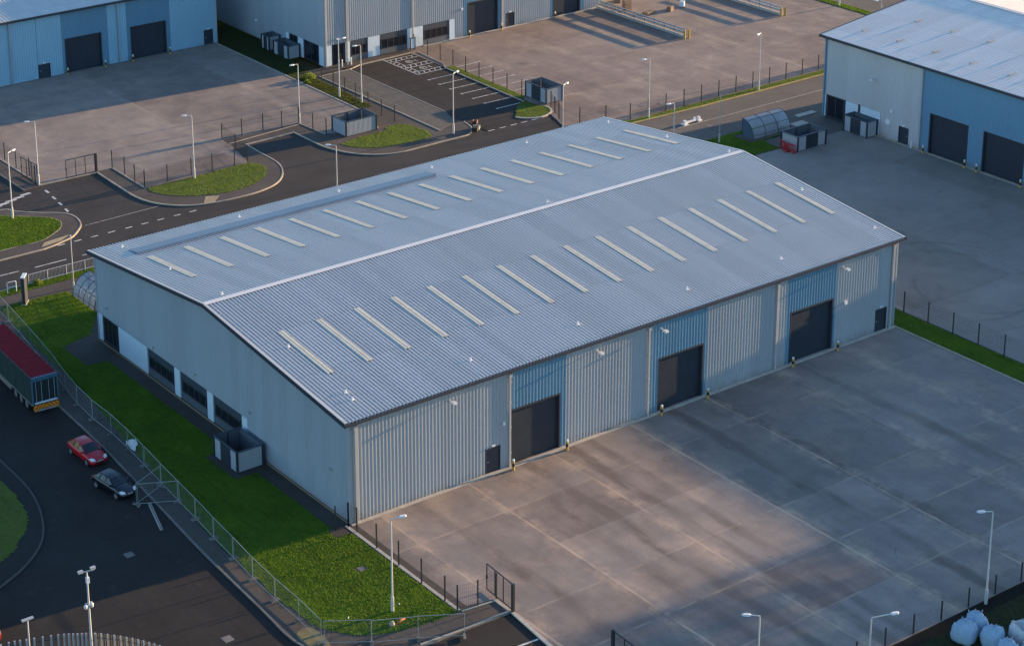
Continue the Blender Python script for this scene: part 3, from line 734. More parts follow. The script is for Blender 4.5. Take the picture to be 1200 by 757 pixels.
# ---- warehouse to the north-west (top left)
f = empty('warehouse', (10, 120, 0)); tag(f, 'pale blue warehouse at the top left with two dark shutters in bright blue bays', 'warehouse')
FY = 104.1; FT = 7.4
MB().box(-29.7,FY+.3,.02,50.1,139.7,7.2).build('inner_lining', M['trim_dark'], f)
fp = MB(); fbm = MB()
def fs(mb, a, b_, z0=.1): ribs(mb, 'y', FY, -1, a, b_, z0, FT, .30, .028)
def fgrp(mat, *spans):
    mb = MB()
    for sp_ in spans: fs(mb, *sp_)
    mb.build('blue_cladding' if mat == 'clad_blue' else 'pale_cladding', M[mat], f)
fgrp('clad_pale', (-30, 26.83), (26.87, 28.37, 1.77), (28.37, 29.98)); fgrp('clad_blue', (29.98, 30.35), (30.35, 35.05, 4.23), (35.05, 35.91)); fgrp('clad_pale', (35.91, 38.36))
fgrp('clad_blue', (38.36, 38.8), (38.8, 43.55, 4.13), (43.55, 44.13)); fgrp('clad_pale', (44.13, 48.65), (48.65, 49.85, 1.9), (49.85, 50.4))
shutter(f, 'y', FY, -1, 30.48, 34.92, 4.1); shutter(f, 'y', FY, -1, 38.93, 43.42, 4.0)
pdoor(f, 'y', FY, -1, 26.95, 28.3, 1.7); pdoor(f, 'y', FY, -1, 48.7, 49.8, 1.8)
gy = lambda y: 7.4+min(y-FY, 140-y)*.105
for x, o_ in ((50.4,1),(-30,-1)):
    s_ = MB(); ribs(s_, 'x', x, o_, FY, 122, .1, gy, .30, .022); ribs(s_, 'x', x, o_, 122, 140, .1, gy, .30, .022); s_.build('gable_cladding', M['clad_pale'], f)
s_ = MB(); ribs(s_, 'y', 140, 1, -30, 50.4, .1, FT, .30, .03); s_.build('rear_cladding', M['clad_pale'], f)
for x in (23.55, 37.2): downpipe(f, 'y', FY, -1, x, 7.3, 'clad_flat')
gable_roof(f, -30, 50.4, FY, 140, 7.65, 9.6, 'x', M['roof'], .45)
MB().box(-30,FY-.3,.02,50.4,FY-.03,.13).build('plinth', M['kerb_dark'], f)
MB().box(50.33,FY-.07,.1,50.47,FY+.07,7.4).build('corner_trim', M['trim_grey'], f)
settle(f)

# ---- warehouse to the north (top centre)
gw = empty('warehouse', (76, 105, 0)); tag(gw, 'grey warehouse at the top centre with white ground floor panels and office windows', 'warehouse')
GY = 87.8; GX = 55.3; GT = 10.3; GE = 97.0
MB().box(GX+.3,GY+.3,.02,GE-.3,122,9.8).build('inner_lining', M['trim_dark'], gw)
gc = MB(); gb = MB()
def gs(mb, a, b_, z0=2.6): ribs(mb, 'y', GY, -1, a, b_, z0, GT, .30, .040)
def ggrp(mat, *spans):
    mb = MB()
    for sp_ in spans: gs(mb, *sp_)
    mb.build('blue_cladding' if mat == 'clad_blue' else 'grey_cladding', M[mat], gw)
ggrp('clad', (GX, 74.2), (74.2, 75.2, .1)); ggrp('clad_blue', (75.2, 75.9, .1), (75.9, 80.55, 4.25), (80.55, 81.2, .1))
ggrp('clad', (81.2, 81.73, .1), (81.73, 83.1, 1.85), (83.1, 88.7, .1)); ggrp('clad_blue', (88.7, 89.2, .1), (89.2, 93.6, 4.25), (93.6, 94.2, .1)); ggrp('clad', (94.2, GE, .1))
for a, b_, k in ((GX,56.3,'w'),(56.3,58.2,'e'),(58.2,58.85,'w'),(58.85,61.35,'g'),(61.35,63.05,'w'),(63.05,67.0,'g'),(67.0,69.3,'w'),(69.3,73.2,'g'),(73.2,74.15,'w')):
    if k == 'w': wpanel(gw, 'y', GY, -1, a, b_, .1, 2.6)
    elif k == 'g': window(gw, 'y', GY, -1, a, b_, .1, 2.6, 4)
    else: window(gw, 'y', GY, -1, a, b_, .1, 2.6, 2, .1)
shutter(gw, 'y', GY, -1, 76.03, 80.42, 4.12); shutter(gw, 'y', GY, -1, 89.33, 93.47, 4.12); pdoor(gw, 'y', GY, -1, 81.8, 83.03, 1.78)
for x in (55.42, 58.35, 67.75, 81.1): downpipe(gw, 'y', GY, -1, x, 10.2)
MB().box(74.9,GY-.2,3.5,75.15,GY-.03,3.75).build('service_box', M['white'], gw); MB().box(56.9,GY-.25,3.1,57.2,GY-.03,3.3).build('service_box', M['white'], gw)
gyz = lambda y: GT+min(y-GY, 122.3-y)*.11
gg = MB(); ribs(gg, 'x', GX, -1, GY, 96.2, 2.45, gyz, .30, .022); ribs(gg, 'x', GX, -1, 96.2, 105.05, .1, gyz, .30, .022); ribs(gg, 'x', GX, -1, 105.05, 122.3, .1, gyz, .30, .022)
ribs(gg, 'x', GE, 1, GY, 105.05, .1, gyz, .30, .022); ribs(gg, 'x', GE, 1, 105.05, 122.3, .1, gyz, .30, .022); ribs(gg, 'y', 122.3, 1, GX, GE, .1, GT, .30, .03)
gg.build('gable_cladding', M['clad_flat'], gw)
for a, b_, k in ((GY,89.0,'w'),(89.0,92.35,'e'),(92.35,93.55,'w'),(93.55,95.5,'e'),(95.5,96.2,'w')):
    wpanel(gw, 'x', GX, -1, a, b_, .1, 2.45) if k == 'w' else window(gw, 'x', GX, -1, a, b_, .1, 2.45, 2, .1)
MB().box(GX-.2,102.6,2.15,GX-.02,102.9,2.45).build('bulkhead_light', M['white'], gw)
gable_roof(gw, GX, GE, GY, 122.3, 10.55, 12.45, 'x', M['roof'], .45)
MB().box(69.3,GY-.3,.02,GE,GY-.03,.14).build('plinth', M['conc_curb'], gw)
MB().box(GX-.07,GY-.07,.1,GX+.07,GY+.07,10.3).build('corner_trim', M['trim_grey'], gw)
settle(gw)

# ---- loading building beyond it (only its foot shows at the top edge)
jb = empty('loading_building', (108, 100, 0)); tag(jb, 'dark fronted building with loading bays beyond the barrier wall at the top edge', 'building')
MB().box(97.3,93.0,.02,125,115,8.2).build('wall', M['clad_flat'], jb)
for x in (98.0,102.2): 
    d = MB(); d.box(x,92.7,.1,x+3.3,92.96,3.6); d.build('loading_bay', M['door'], jb)
    MB().box(x-.25,92.45,.1,x,92.98,3.8).box(x+3.3,92.45,.1,x+3.55,92.98,3.8).box(x-.25,92.45,3.8,x+3.55,92.98,4.1).build('dock_surround', M['black'], jb)
MB().box(106.5,92.7,.1,107.6,92.97,2.1).build('personnel_door', M['white'], jb)
MB().box(97.0,92.7,8.2,125.3,115.3,8.5).build('roof', M['roof'], jb)
settle(jb)

# ---- warehouse to the east (right)
ew = empty('warehouse', (102.6, -5, 0)); tag(ew, 'tall grey and blue warehouse with a pale roof at the right edge', 'warehouse')
EX = 88.3; ET = 8.95
MB().box(EX+.3,-59.7,.02,121.5,40.8,8.7).build('inner_lining', M['trim_dark'], ew)
ec = MB(); ebm = MB()
def es(mb, a, b_, z0=.1): ribs(mb, 'x', EX, -1, a, b_, z0, ET, .30, .026)
def egrp(mat, *spans):
    mb = MB()
    for sp_ in spans: es(mb, *sp_)
    mb.build('blue_cladding' if mat == 'clad_blue' else 'grey_cladding', M[mat], ew)
egrp('clad_e', (33.0, 41.1, 2.62), (30.42, 33.0), (29.13, 30.42, 1.87), (27.5, 29.13)); egrp('clad_blue', (26.45, 27.5), (21.55, 26.45, 4.33), (19.65, 21.55), (14.62, 19.65, 4.33), (14.0, 14.62)); egrp('clad_e', (4, 14.0))
egrp('clad_blue', (3.2, 4), (-1.4, 3.2, 4.33), (-3.5, -1.4), (-8.1, -3.5, 4.33)); egrp('clad_e', (-16.9, -8.1)); egrp('clad_blue', (-21.5, -16.9, 4.33)); egrp('clad_e', (-60, -21.5))
for y in (-1.4,-8.1,-21.5): shutter(ew, 'x', EX, -1, y+.13, y+4.47, 4.2)
shutter(ew, 'x', EX, -1, 21.68, 26.32, 4.2); shutter(ew, 'x', EX, -1, 14.75, 19.52, 4.2); pdoor(ew, 'x', EX, -1, 29.2, 30.35, 1.8)
wpanel(ew, 'x', EX, -1, 40.65, 41.1, .1, 2.62); window(ew, 'x', EX, -1, 37.9, 40.65, .1, 2.62, 2, .15); wpanel(ew, 'x', EX, -1, 35.95, 37.85, .1, 2.62); wpanel(ew, 'x', EX, -1, 33.0, 35.85, .1, 2.62)
MB().box(EX-.12,35.8,.1,EX+.02,36.0,2.7).build('post_trim', M['trim_dark'], ew)
downpipe(ew, 'x', EX, -1, 27.6, 8.9, 'clad_flat'); downpipe(ew, 'x', EX, -1, 40.9, 8.9, 'clad_blue')
floodlight(ew, 'x', EX, -1, 33.9, 6.0)
MB().box(EX-.15,31.3,3.0,EX-.02,31.6,3.25).build('bulkhead_light', M['white'], ew)
c_ = MB(); c_.tube([(EX-.04,31.9,1.9),(EX-.10,31.9,1.9)],.32,16); c_.build('round_sign', M['white'], ew)
ez = lambda x: 8.95+min(x-EX, 121.9-x)*.114
e2 = MB()
for y, o_ in ((41.1,1),(-60,-1)): ribs(e2, 'y', y, o_, EX, 105.1, .1, ez, .30, .025); ribs(e2, 'y', y, o_, 105.1, 121.9, .1, ez, .30, .025)
ribs(e2, 'x', 121.9, 1, -60, 41.1, .1, ET, .30, .026)
e2.build('gable_cladding', M['clad_flat'], ew)
gable_roof(ew, EX, 121.9, -60, 41.1, 9.1, 11.05, 'y', sheeting('sun_tinted_roof_sheet',(.76,.67,.61),'y',6.,.10,.5,(.45,.43,.41)), .45, ridge=105.1, ribh=.02)  # warmth of the grazing sun is put into this pale sheet colour
for x in (91.6,97.0):
    for k in range(9):
        y = 38.6-k*4.8 - (2.4 if x > 95 else 0); z = 9.1+(x-EX+.4)*.114
        MB().box(x-.55,y-.09,z+.01,x+.55,y+.09,z+.16).build('roof_vent', M['clad_flat'], ew)
MB().box(EX-.3,-60,.02,EX-.03,36,.12).build('plinth', M['kerb'], ew)
settle(ew)

# ------------------------------------------------------------------ fences
def wires(mb, a, b, z0, z1, step=.12, hstep=.28, t=.008):
    a, b = Vector(a), Vector(b); d = b-a; Ln = d.length; d.normalize(); n = int(Ln/step)
    p = Vector((-d.y, d.x))*t/2
    for k in range(1, n):
        q = a + d*(Ln*k/n)
        mb.quad((q.x-d.x*t/2,q.y-d.y*t/2,z0),(q.x+d.x*t/2,q.y+d.y*t/2,z0),(q.x+d.x*t/2,q.y+d.y*t/2,z1),(q.x-d.x*t/2,q.y-d.y*t/2,z1))
        mb.quad((q.x-p.x,q.y-p.y,z0),(q.x+p.x,q.y+p.y,z0),(q.x+p.x,q.y+p.y,z1),(q.x-p.x,q.y-p.y,z1))
    m = int((z1-z0)/hstep)
    for k in range(m+1):
        z = z0+(z1-z0)*k/m
        mb.quad((a.x,a.y,z-t/2),(b.x,b.y,z-t/2),(b.x,b.y,z+t/2),(a.x,a.y,z+t/2))
        mb.quad((a.x-p.x,a.y-p.y,z),(b.x-p.x,b.y-p.y,z),(b.x+p.x,b.y+p.y,z),(a.x+p.x,a.y+p.y,z))
def pathpts(path, step):
    out = [Vector(path[0])]
    for a, b in zip(path, path[1:]):
        a, b = Vector(a), Vector(b); n = max(1, round((b-a).length/step))
        out += [a+(b-a)*k/n for k in range(1, n+1)]
    return out
def fence(path, label, z=.06, h=1.85, step=2.62, exact=False, post=.075):
    P = [Vector(p) for p in path] if exact else pathpts(path, step)
    r = empty('mesh_fence', (P[0].x, P[0].y, 0)); tag(r, label, 'fence', 'dark green mesh fences round the yards')
    for p in P:
        MB().box(p.x-post/2,p.y-post/2,z-.05,p.x+post/2,p.y+post/2,z+h).box(p.x-post/2-.01,p.y-post/2-.01,z+h,p.x+post/2+.01,p.y+post/2+.01,z+h+.03).build('fence_post', M['fence'], r)
    for a, b in zip(P, P[1:]):
        mb = MB(); wires(mb, a, b, z+.04, z+h-.06); mb.build('mesh_panel', M['fence'], r)
    settle(r); return r
def gate(a, b, label, z=.06, h=1.95, thick=.17):
    """gate leaf hung on a stout post at a, its free end at b"""
    a, b = Vector(a), Vector(b); r = empty('yard_gate', (a.x, a.y, 0)); tag(r, label, 'gate', 'mesh gates of the yards')
    MB().box(a.x-thick/2,a.y-thick/2,z-.05,a.x+thick/2,a.y+thick/2,z+h+.05).build('gate_post', M['fence'], r)
    d = (b-a).normalized(); a2 = a+d*.16; fr = MB()
    for k in range(4):
        q = a2+(b-a2)*k/3; fr.bar((q.x,q.y,z+.08),(q.x,q.y,z+h),.055)
    fr.bar((a2.x,a2.y,z+h),(b.x,b.y,z+h),.06); fr.bar((a2.x,a2.y,z+.1),(b.x,b.y,z+.1),.06); fr.build('gate_frame', M['fence'], r)
    mb = MB(); wires(mb, a2, b, z+.12, z+h-.04); mb.build('mesh_panel', M['fence'], r)
    MB().box(b.x-.05,b.y-.05,z+.85,b.x+.05,b.y+.05,z+1.1).build('latch', M['black'], r)
    settle(r); return r
fence([(-.3,-.25),(-.2,-1.15),(-.32,-3.7),(-.4,-6.4),(-.48,-9.1),(-.5,-11.7),(-.5,-13.05),(.9,-13.35),(2.35,-13.4)], 'mesh fence between the sunlit lawn and the big front yard, ending by the open gate', exact=True)
fence([(-1.25,-.1),(-.3,-.25)], 'short single mesh panel at the foot of the big warehouse corner', exact=True)
gate((2.3,-15.2),(2.5,-12.2), 'open mesh gate standing in the front yard beside the lawn corner')
gate((4.0,-22.9),(3.9,-25.9), 'mesh gate leaf cut off by the bottom edge of the picture')
fence([(15.7,-31.9),(54,-31.9)], 'long mesh fence along the foot of the front yard behind the white bulk bags', h=1.35)
fence([(56.8,1.3),(56.7,-33)], 'mesh fence on the grass strip between the front yard and the shaded east yard', step=2.67)
fence([(19.85,72.8),(20.0,70.4),(19.8,67.9),(19.8,65.85),(22.4,65.95),(25.2,66.1),(27.5,65.9),(30.1,65.9),(31.7,66.0),(32.4,69.6),(33.0,73.35),(35.4,73.3),(38.0,73.3),(40.1,72.9),(42.25,72.95),(42.35,70.3),(42.6,68.1)], 'mesh fence wrapping round the curved verge and loading lay-by of the north west yard', z=.09, exact=True)
fence([(11.7,73.5),(12.2,75.9),(12.1,78.8),(12.2,81.7),(12.2,103.5)], 'mesh fence at the far left of the north west yard beside the side road', z=.09)
gate((18.1,72.8),(14.8,72.9), 'mesh gate leaf closing half of the north west yard entrance', z=.06)
gate((11.9,73.3),(11.6,76.4), 'open mesh gate leaf folded back by the left lamp of the north west yard', z=.09)
fence([(50.7,67.1),(50.7,69.6),(51.0,72.6),(51.5,75.8),(51.8,78.4),(52.0,81.0),(52.1,83.6)], 'mesh fence between the brown yard and the block paved strip', z=.10, exact=True)
fence([(67.6,87.3),(67.6,84.5),(67.6,82),(67.6,79.5),(67.2,76.5),(67,73.7),(67,71.1),(67.05,68.6),(67.1,66.0)], 'mesh fence on the narrow verge beside the car park bays', z=.07, exact=True)
fence([(67.0,60.8),(66.1,59.0),(65.2,57.2),(64.3,55.4)], 'short angled mesh fence between the car park entrance and north yard', z=.07, exact=True)
fence([(66.0,54.7),(68.6,53.5),(71.1,52.45),(76.2,52.45)] , 'mesh fence run behind the roof corner of the big warehouse', z=.07)
fence([(78.8,52.45),(120.0,52.45)], 'long mesh fence with regular posts along the grass strip of the east road', z=.07)

# temporary steel panels round the lawn
def heras():
    M['hgalv'] = paint('aged_galvanised', (.30,.33,.32), .5, .1, .15); r = empty('temporary_fence_panel'); w, h = 2.9, 1.68
    fr = MB(); fr.tube([(0,0,.08),(0,0,h)],.019,6).tube([(w,0,.08),(w,0,h)],.022,6).tube([(0,0,h),(w,0,h)],.022,6).tube([(0,0,.14),(w,0,.14)],.022,6)
    fr.build('frame', M['hgalv'], r)
    mb = MB(); wires(mb, (0,0), (w,0), .16, h-.02, .13, .22, .0055); mb.build('mesh', M['hgalv'], r)
    for x in (.0, w): MB().box(x-.09,-.3,0,x+.09,.3,.10).build('foot_block', M['kerb_dark'], r)
    return r
hp = heras(); used = False
HP = [(-4.3,47.6),(-4.6,44.9),(-4.9,42),(-5.25,39.1),(-5.6,36.2),(-6.0,33.3),(-6.5,30.4),(-6.9,27.5),(-7.1,24.5),(-7.05,21.6),(-7.2,18.7),(-7.45,15.6),(-7.75,12.6),(-8.0,9.8),(-8.25,6.8),(-8.55,3.8),(-8.8,.8),(-9.1,-2.2),(-9.25,-5.2),(-9.3,-8.1),(-9.5,-11.0)]
HL = ['half hidden steel fence panel farthest up the lawn beside the lorry front','steel fence panel on the lawn side of the lorry, second from the far end',
 'steel fence panel alongside the middle of the red roofed trailer','steel fence panel alongside the trailer, nearer than the middle one','steel fence panel alongside the rear half of the trailer',
 'steel fence panel just before the trailer tail','steel fence panel level with the orange board of the trailer','steel fence panel between the trailer and the red car',
 'steel fence panel behind the gap between lorry and red car','steel fence panel level with the front of the red car','steel fence panel where the scrap of white plastic is caught',
 'steel fence panel level with the dark car','steel fence panel at the back of the triangle of loose panels','shaded steel fence panel just below the triangle of loose panels',
 'shaded steel fence panel opposite the bin store','last shaded steel fence panel before the sunlit ones','steel fence panel half in sun opposite the warehouse corner',
 'sunlit steel fence panel, first of the bottom three','sunlit steel fence panel, middle of the bottom three','sunlit steel fence panel ending beside the pale earth patch']
for (a, b), lab in zip(zip(HP, HP[1:]), HL):
    o = place(hp, used, (a[0],a[1],.08), math.atan2(b[1]-a[1], b[0]-a[0]), lab); used = True
    o['category'] = 'fence panel'; o['group'] = 'temporary steel fence panels'
for a, b, lab in (((-10.55,11.1),(-7.85,12.4),'loose steel fence panel swung out over the footway towards the dark car'),
                  ((-10.5,11.0),(-8.1,9.75),'loose steel fence panel closing the triangle in front of the dark car'),
                  ((-9.4,-11.2),(-7.0,-12.8),'steel fence panel turning the lawn corner at the bottom edge'),
                  ((-7.0,-12.9),(-4.5,-14.2),'steel fence panel across the bottom tip of the sunlit lawn'),
                  ((-4.4,-14.2),(-1.9,-15.7),'steel fence panel reaching across the yard entrance footway')):
    o = place(hp, True, (a[0],a[1],.06), math.atan2(b[1]-a[1], b[0]-a[0]), lab); o['category'] = 'fence panel'; o['group'] = 'temporary steel fence panels'

# palisade fence, bottom left
M['pales'] = paint('dull_zinc', (.065,.06,.057), .6, .1, .15)
r = empty('palisade_fence', (-21.6,-4.2,0)); tag(r, 'curved grey palisade fence with close upright pales at the bottom left', 'fence')
PF = smooth([(-34,-2.6),(-30,-1.9),(-26.8,-1.9),(-25.3,-2.3),(-23.5,-3.0),(-22.5,-3.6),(-21.6,-4.2),(-20.5,-5.4),(-19.6,-6.7),(-18.9,-8.1),(-18.4,-9.6)], 4)
pp = pathpts(PF, .14); mb = MB()
for k, p in enumerate(pp):
    d = (pp[min(k+1,len(pp)-1)]-pp[max(k-1,0)]).normalized()
    mb.bar((p.x,p.y,.1),(p.x,p.y,1.93),.055,.012,up=(d.x,d.y,0)).quad((p.x-d.x*.028,p.y-d.y*.028,1.93),(p.x+d.x*.028,p.y+d.y*.028,1.93),(p.x,p.y,2.02))
mb.build('pales', M['pales'], r)
mb = MB().ribbon(PF, .05, .4, .46).ribbon(PF, .05, 1.6, 1.66); mb.build('rails', M['pales'], r)
for p in pathpts(PF, 2.4): MB().box(p.x-.05,p.y-.05-.08,0,p.x+.05,p.y+.05-.08,1.95).build('fence_post', M['galv'], r)
settle(r)
# pedestrian guard rail by the back road
r = empty('guard_rail', (.3,50.9,0)); tag(r, 'galvanised pedestrian guard rail on the grass beside the back road', 'railing')
mb = MB(); x0, x1 = .2, 13.0
for k in range(7):
    a = x0+k*1.83; mb.tube([(a,50.95,.05),(a,50.95,1.05)],.035,6)
mb.build('fence_post', M['galv'], r)
MB().tube([(x0,50.95,1.03),(x1,50.95,1.03)],.032,6).tube([(x0,50.95,.2),(x1,50.95,.2)],.028,6).build('rail', M['galv'], r)
mb = MB()
for k in range(int((x1-x0)/.13)): mb.bar((x0+k*.13,50.95,.2),(x0+k*.13,50.95,1.02),.018)
mb.build('infill_bars', M['galv'], r); settle(r)
# barrier wall of the loading ramp
def bwall(x, ya, yb, label):
    r = empty('barrier_wall', (x, ya, 0)); tag(r, label, 'wall', 'low pale barrier walls of the loading area')
    MB().box(x-.13,ya,.05,x+.13,yb,.38).build('wall', M['conc_curb'], r)
    MB().box(x-.05,ya,.62,x+.05,yb,.84).box(x-.05,ya,1.02,x+.05,yb,1.2).build('rail', M['galv'], r)
    n = int((yb-ya)/1.8)
    mb = MB()
    for k in range(n+1): mb.box(x-.05,ya+(yb-ya)*k/n-.05,.3,x+.05,ya+(yb-ya)*k/n+.05,1.22)
    mb.build('uprights', M['galv'], r)
    for dx in (-.35,.35): MB().tube([(x+dx,ya-.35,.05),(x+dx,ya-.35,1.15)],.14,10).build('end_post', M['yellow'], r)
    settle(r)
bwall(96.1, 71.2, 87.4, 'pale barrier wall with yellow end posts running out from the grey top centre warehouse')
bwall(112.0, 71.0, 84.0, 'farther pale barrier wall with yellow end posts near the top edge')

# ------------------------------------------------------------------ lamps
def make_lamp(h=6.6, arm=.55):
    r = empty('street_lamp')
    MB().tube([(0,0,0),(0,0,1.05)],.105,10).box(-.05,-.115,.35,.05,-.09,.8).build('base', M['lampc'], r)
    MB().tube([(0,0,1.0),(0,0,1.12),(0,0,h-.12)],[.10,.065,.045],10).build('pole', M['lampc'], r)
    MB().tube([(0,0,h-.14),(0,0,h-.03),(.08,0,h),(arm,0,h+.03)],.036,8).build('arm', M['lampc'], r)
    hd = MB(); x0, x1 = arm-.05, arm+.5
    pts = [(x0,.06,.02),(x0+.12,.13,.0),(x1-.12,.12,.0),(x1,.05,.02)]
    n = len(hd.v)
    for x, w, dz in pts: hd.v += [(x,-w,h+.0+dz),(x,w,h+.0+dz),(x,w*.7,h+.10-dz),(x,-w*.7,h+.10-dz)]
    for k in range(3):
        a, b = n+4*k, n+4*k+4
        for i in range(4):
            j = (i+1) % 4; hd.f.append((a+i,a+j,b+j,b+i))
    hd.f += [(n,n+3,n+2,n+1),(n+12,n+13,n+14,n+15)]
    hd.build('lamp_head', M['lamph'], r)
    return r
M['lampc'] = paint('lamp_column', (.62,.61,.58), .5, .1, .06); M['lamph'] = paint('lamp_head', (.72,.72,.72), .4, 0, .04)
lp = make_lamp(); used = False
LAMPS = [(42.35,72.94,.1,180,'street lamp at the inner corner of the loading lay-by, on the brown yard edge'),
 (25.06,65.24,.09,160,'street lamp standing on the curved grass verge by the mesh fence'),
 (11.8,72.95,.09,150,'left street lamp at the gate of the top left yard'),
 (7.5,66.3,.09,25,'street lamp on the bright green island at the left edge'),
 (31.6,49.3,.08,140,'street lamp half hidden behind the roof edge, left of the middle'),
 (51.5,74.6,.09,175,'left of the two street lamps before the white ground floor panels'),
 (50.7,77.8,.09,5,'right of the two street lamps before the white ground floor panels'),
 (53.45,60.3,.09,20,'street lamp at the lower end of the block paved strip'),
 (60.2,50.5,.02,20,'street lamp between the small grey bin store and the roof of the big warehouse'),
 (73.1,51.75,.06,170,'street lamp on the grass strip by the round drain covers, its arm to the left'),
 (89.0,51.4,.06,200,'street lamp on the grass strip left of the right hand warehouse'),
 (65.3,39.3,.06,175,'short looking street lamp peeping over the far roof corner'),
 (120.9,69.7,.06,90,'street lamp on the far verge at the top right, cut by the top edge'),
 (109.2,52.3,.06,160,'street lamp whose head just shows above the right hand roof'),
 (27.1,-32.3,.05,150,'street lamp at the foot of the front yard by the bulk bags'),
 (-3.86,-10.63,.08,-15,'street lamp on the sunlit lawn in front of the big warehouse'),
 (7.0,-32.2,.05,140,'street lamp at the bottom edge with only head and upper pole in view')]
for x, y, z, a, lab in LAMPS:
    o = place(lp, used, (x,y,z), R(a), lab); used = True; o['category'] = 'street lamp'; o['group'] = 'pale street lamps'
    if lab.startswith('street lamp on the bright'): o.scale = (1,1,1)
# fix the left-island lamp onto its own foot
for o in bpy.data.objects:
    if o.get('label','').startswith('street lamp on the bright'): o.location = (5.85, 66.3, .09); ISLAMP = o
bl = make_lamp(6.1, 1.25); bl.location = (12.6,-35.6,.05); bl.rotation_euler = (0,0,R(-20))
tag(bl, 'long armed street lamp with a big round head left of the bulk bags', 'street lamp', 'pale street lamps')
for c in children(bl):
    if c.name.startswith('lamp_head'): c.scale = (1,1,1)
# thin post and tall mast
r = empty('slim_post', (3.05,47.9,.08)); tag(r, 'slim pale post on the grass behind the left gable end', 'post')
MB().tube([(0,0,0),(0,0,.6)],.08,8).build('base', M['lampc'], r); MB().tube([(0,0,.55),(0,0,4.9)],.042,8).build('pole', M['lampc'], r); MB().box(-.06,-.06,4.85,.06,.06,5.0).build('cap', M['lampc'], r)
r = empty('slim_post', (73.7,41.5,.06)); tag(r, 'thin grey post on the shaded grass left of the curved shelter', 'post')
MB().tube([(0,0,0),(0,0,.9)],.10,8).build('base', M['galv'], r); MB().tube([(0,0,.8),(0,0,5.2)],.035,8).build('pole', M['galv'], r)
r = empty('camera_mast', (-21.9,-4.3,0)); tag(r, 'tall pale camera mast with a cross head and two white domes at bottom left', 'mast')
MB().tube([(0,0,0),(0,0,6.3)],[.09,.055],8).build('pole', M['lampc'], r)
MB().bar((-.45,.05,6.38),(.5,-.05,6.32),.06).build('crossbar', M['galv'], r)
for x in (-.42,.42): MB().box(x-.16,-.1,6.38,x+.16,.1,6.52).build('floodlight', M['galv'], r)
MB().box(-.07,-.1,5.55,.12,.1,5.95).build('control_box', M['white'], r)
for dx in (-.22,.2):
    m = MB(); m.tube([(dx,0,3.8),(dx,0,3.86),(dx,0,4.04),(dx,0,4.14)],[.04,.10,.12,.04],10); m.build('camera_dome', M['white'], r, True)
MB().bar((-.24,0,4.2),(.24,0,4.2),.04).build('bracket', M['lampc'], r)
r = empty('twin_head_post', (-25.35,-2.9,0)); tag(r, 'shorter post with a flat crossbar head at the bottom left corner', 'mast')
MB().tube([(0,0,0),(0,0,3.6)],.05,8).build('pole', M['lampc'], r); MB().box(-.38,-.09,3.58,.38,.09,3.68).build('crossbar', M['galv'], r)

# ------------------------------------------------------------------ bollards
def make_bollard():
    r = empty('bollard')
    MB().tube([(0,0,0),(0,0,.32)],.13,10).build('lower_band', M['yellow'], r); MB().tube([(0,0,.32),(0,0,.62)],.125,10).build('black_band', M['black'], r)
    MB().tube([(0,0,.62),(0,0,.82)],.13,10).build('upper_band', M['yellow'], r); MB().tube([(0,0,.82),(0,0,.90),(0,0,.98),(0,0,1.0)],[.11,.12,.08,.02],10).build('cap', M['white'], r)
    return r
bp_ = make_bollard(); used = False
BO = [(13.75,-.62,'bollard at the left side of the nearest shutter of the big warehouse'),(18.75,-.6,'bollard at the right side of the nearest shutter of the big warehouse'),
 (28.0,-.6,'bollard at the left side of the middle shutter of the big warehouse'),(32.75,-.6,'bollard at the right side of the middle shutter of the big warehouse'),
 (41.9,-.6,'bollard at the left side of the farthest shutter of the big warehouse'),(46.95,-.6,'bollard at the right side of the farthest shutter of the big warehouse'),
 (87.75,26.65,'bollard left of the first shutter of the right hand warehouse'),(87.75,21.3,'bollard right of the first shutter of the right hand warehouse'),
 (87.75,19.8,'bollard left of the second shutter of the right hand warehouse'),(87.75,14.4,'bollard right of the second shutter of the right hand warehouse'),
 (30.25,103.5,'bollard left of the left shutter of the top left warehouse'),(35.1,103.5,'bollard right of the left shutter of the top left warehouse'),
 (38.7,103.5,'bollard left of the right shutter of the top left warehouse'),(43.65,103.5,'bollard right of the right shutter of the top left warehouse'),
 (75.8,87.2,'bollard left of the first shutter of the top centre warehouse'),(80.7,87.2,'bollard right of the first shutter of the top centre warehouse'),(89.1,87.2,'bollard left of the second shutter of the top centre warehouse')]
for x, y, lab in BO:
    o = place(bp_, used, (x,y,.06), 0, 'yellow and black '+lab); used = True; o.scale = (.82,.82,.88); o['category'] = 'bollard'; o['group'] = 'yellow and black bollards beside the shutters'
wb = empty('bollard'); MB().tube([(0,0,0),(0,0,.85)],.075,8).build('post', M['white'], wb); MB().tube([(0,0,.85),(0,0,.9)],[.07,.02],8).build('cap', M['white'], wb)
used = False
for x, y, lab in ((56.7,87.0,'slim white bollard, leftmost before the dark corner entrance'),(57.0,86.75,'slim white bollard, second before the dark corner entrance'),(57.95,86.95,'slim white bollard, third before the dark corner entrance'),(58.3,86.8,'slim white bollard, rightmost before the dark corner entrance'),(87.9,28.35,'single slim pale bollard between the small door and downpipe of the right hand warehouse')):
    o = place(wb, used, (x,y,.08), 0, lab); used = True; o['category'] = 'bollard'; o['group'] = 'slim white bollards'

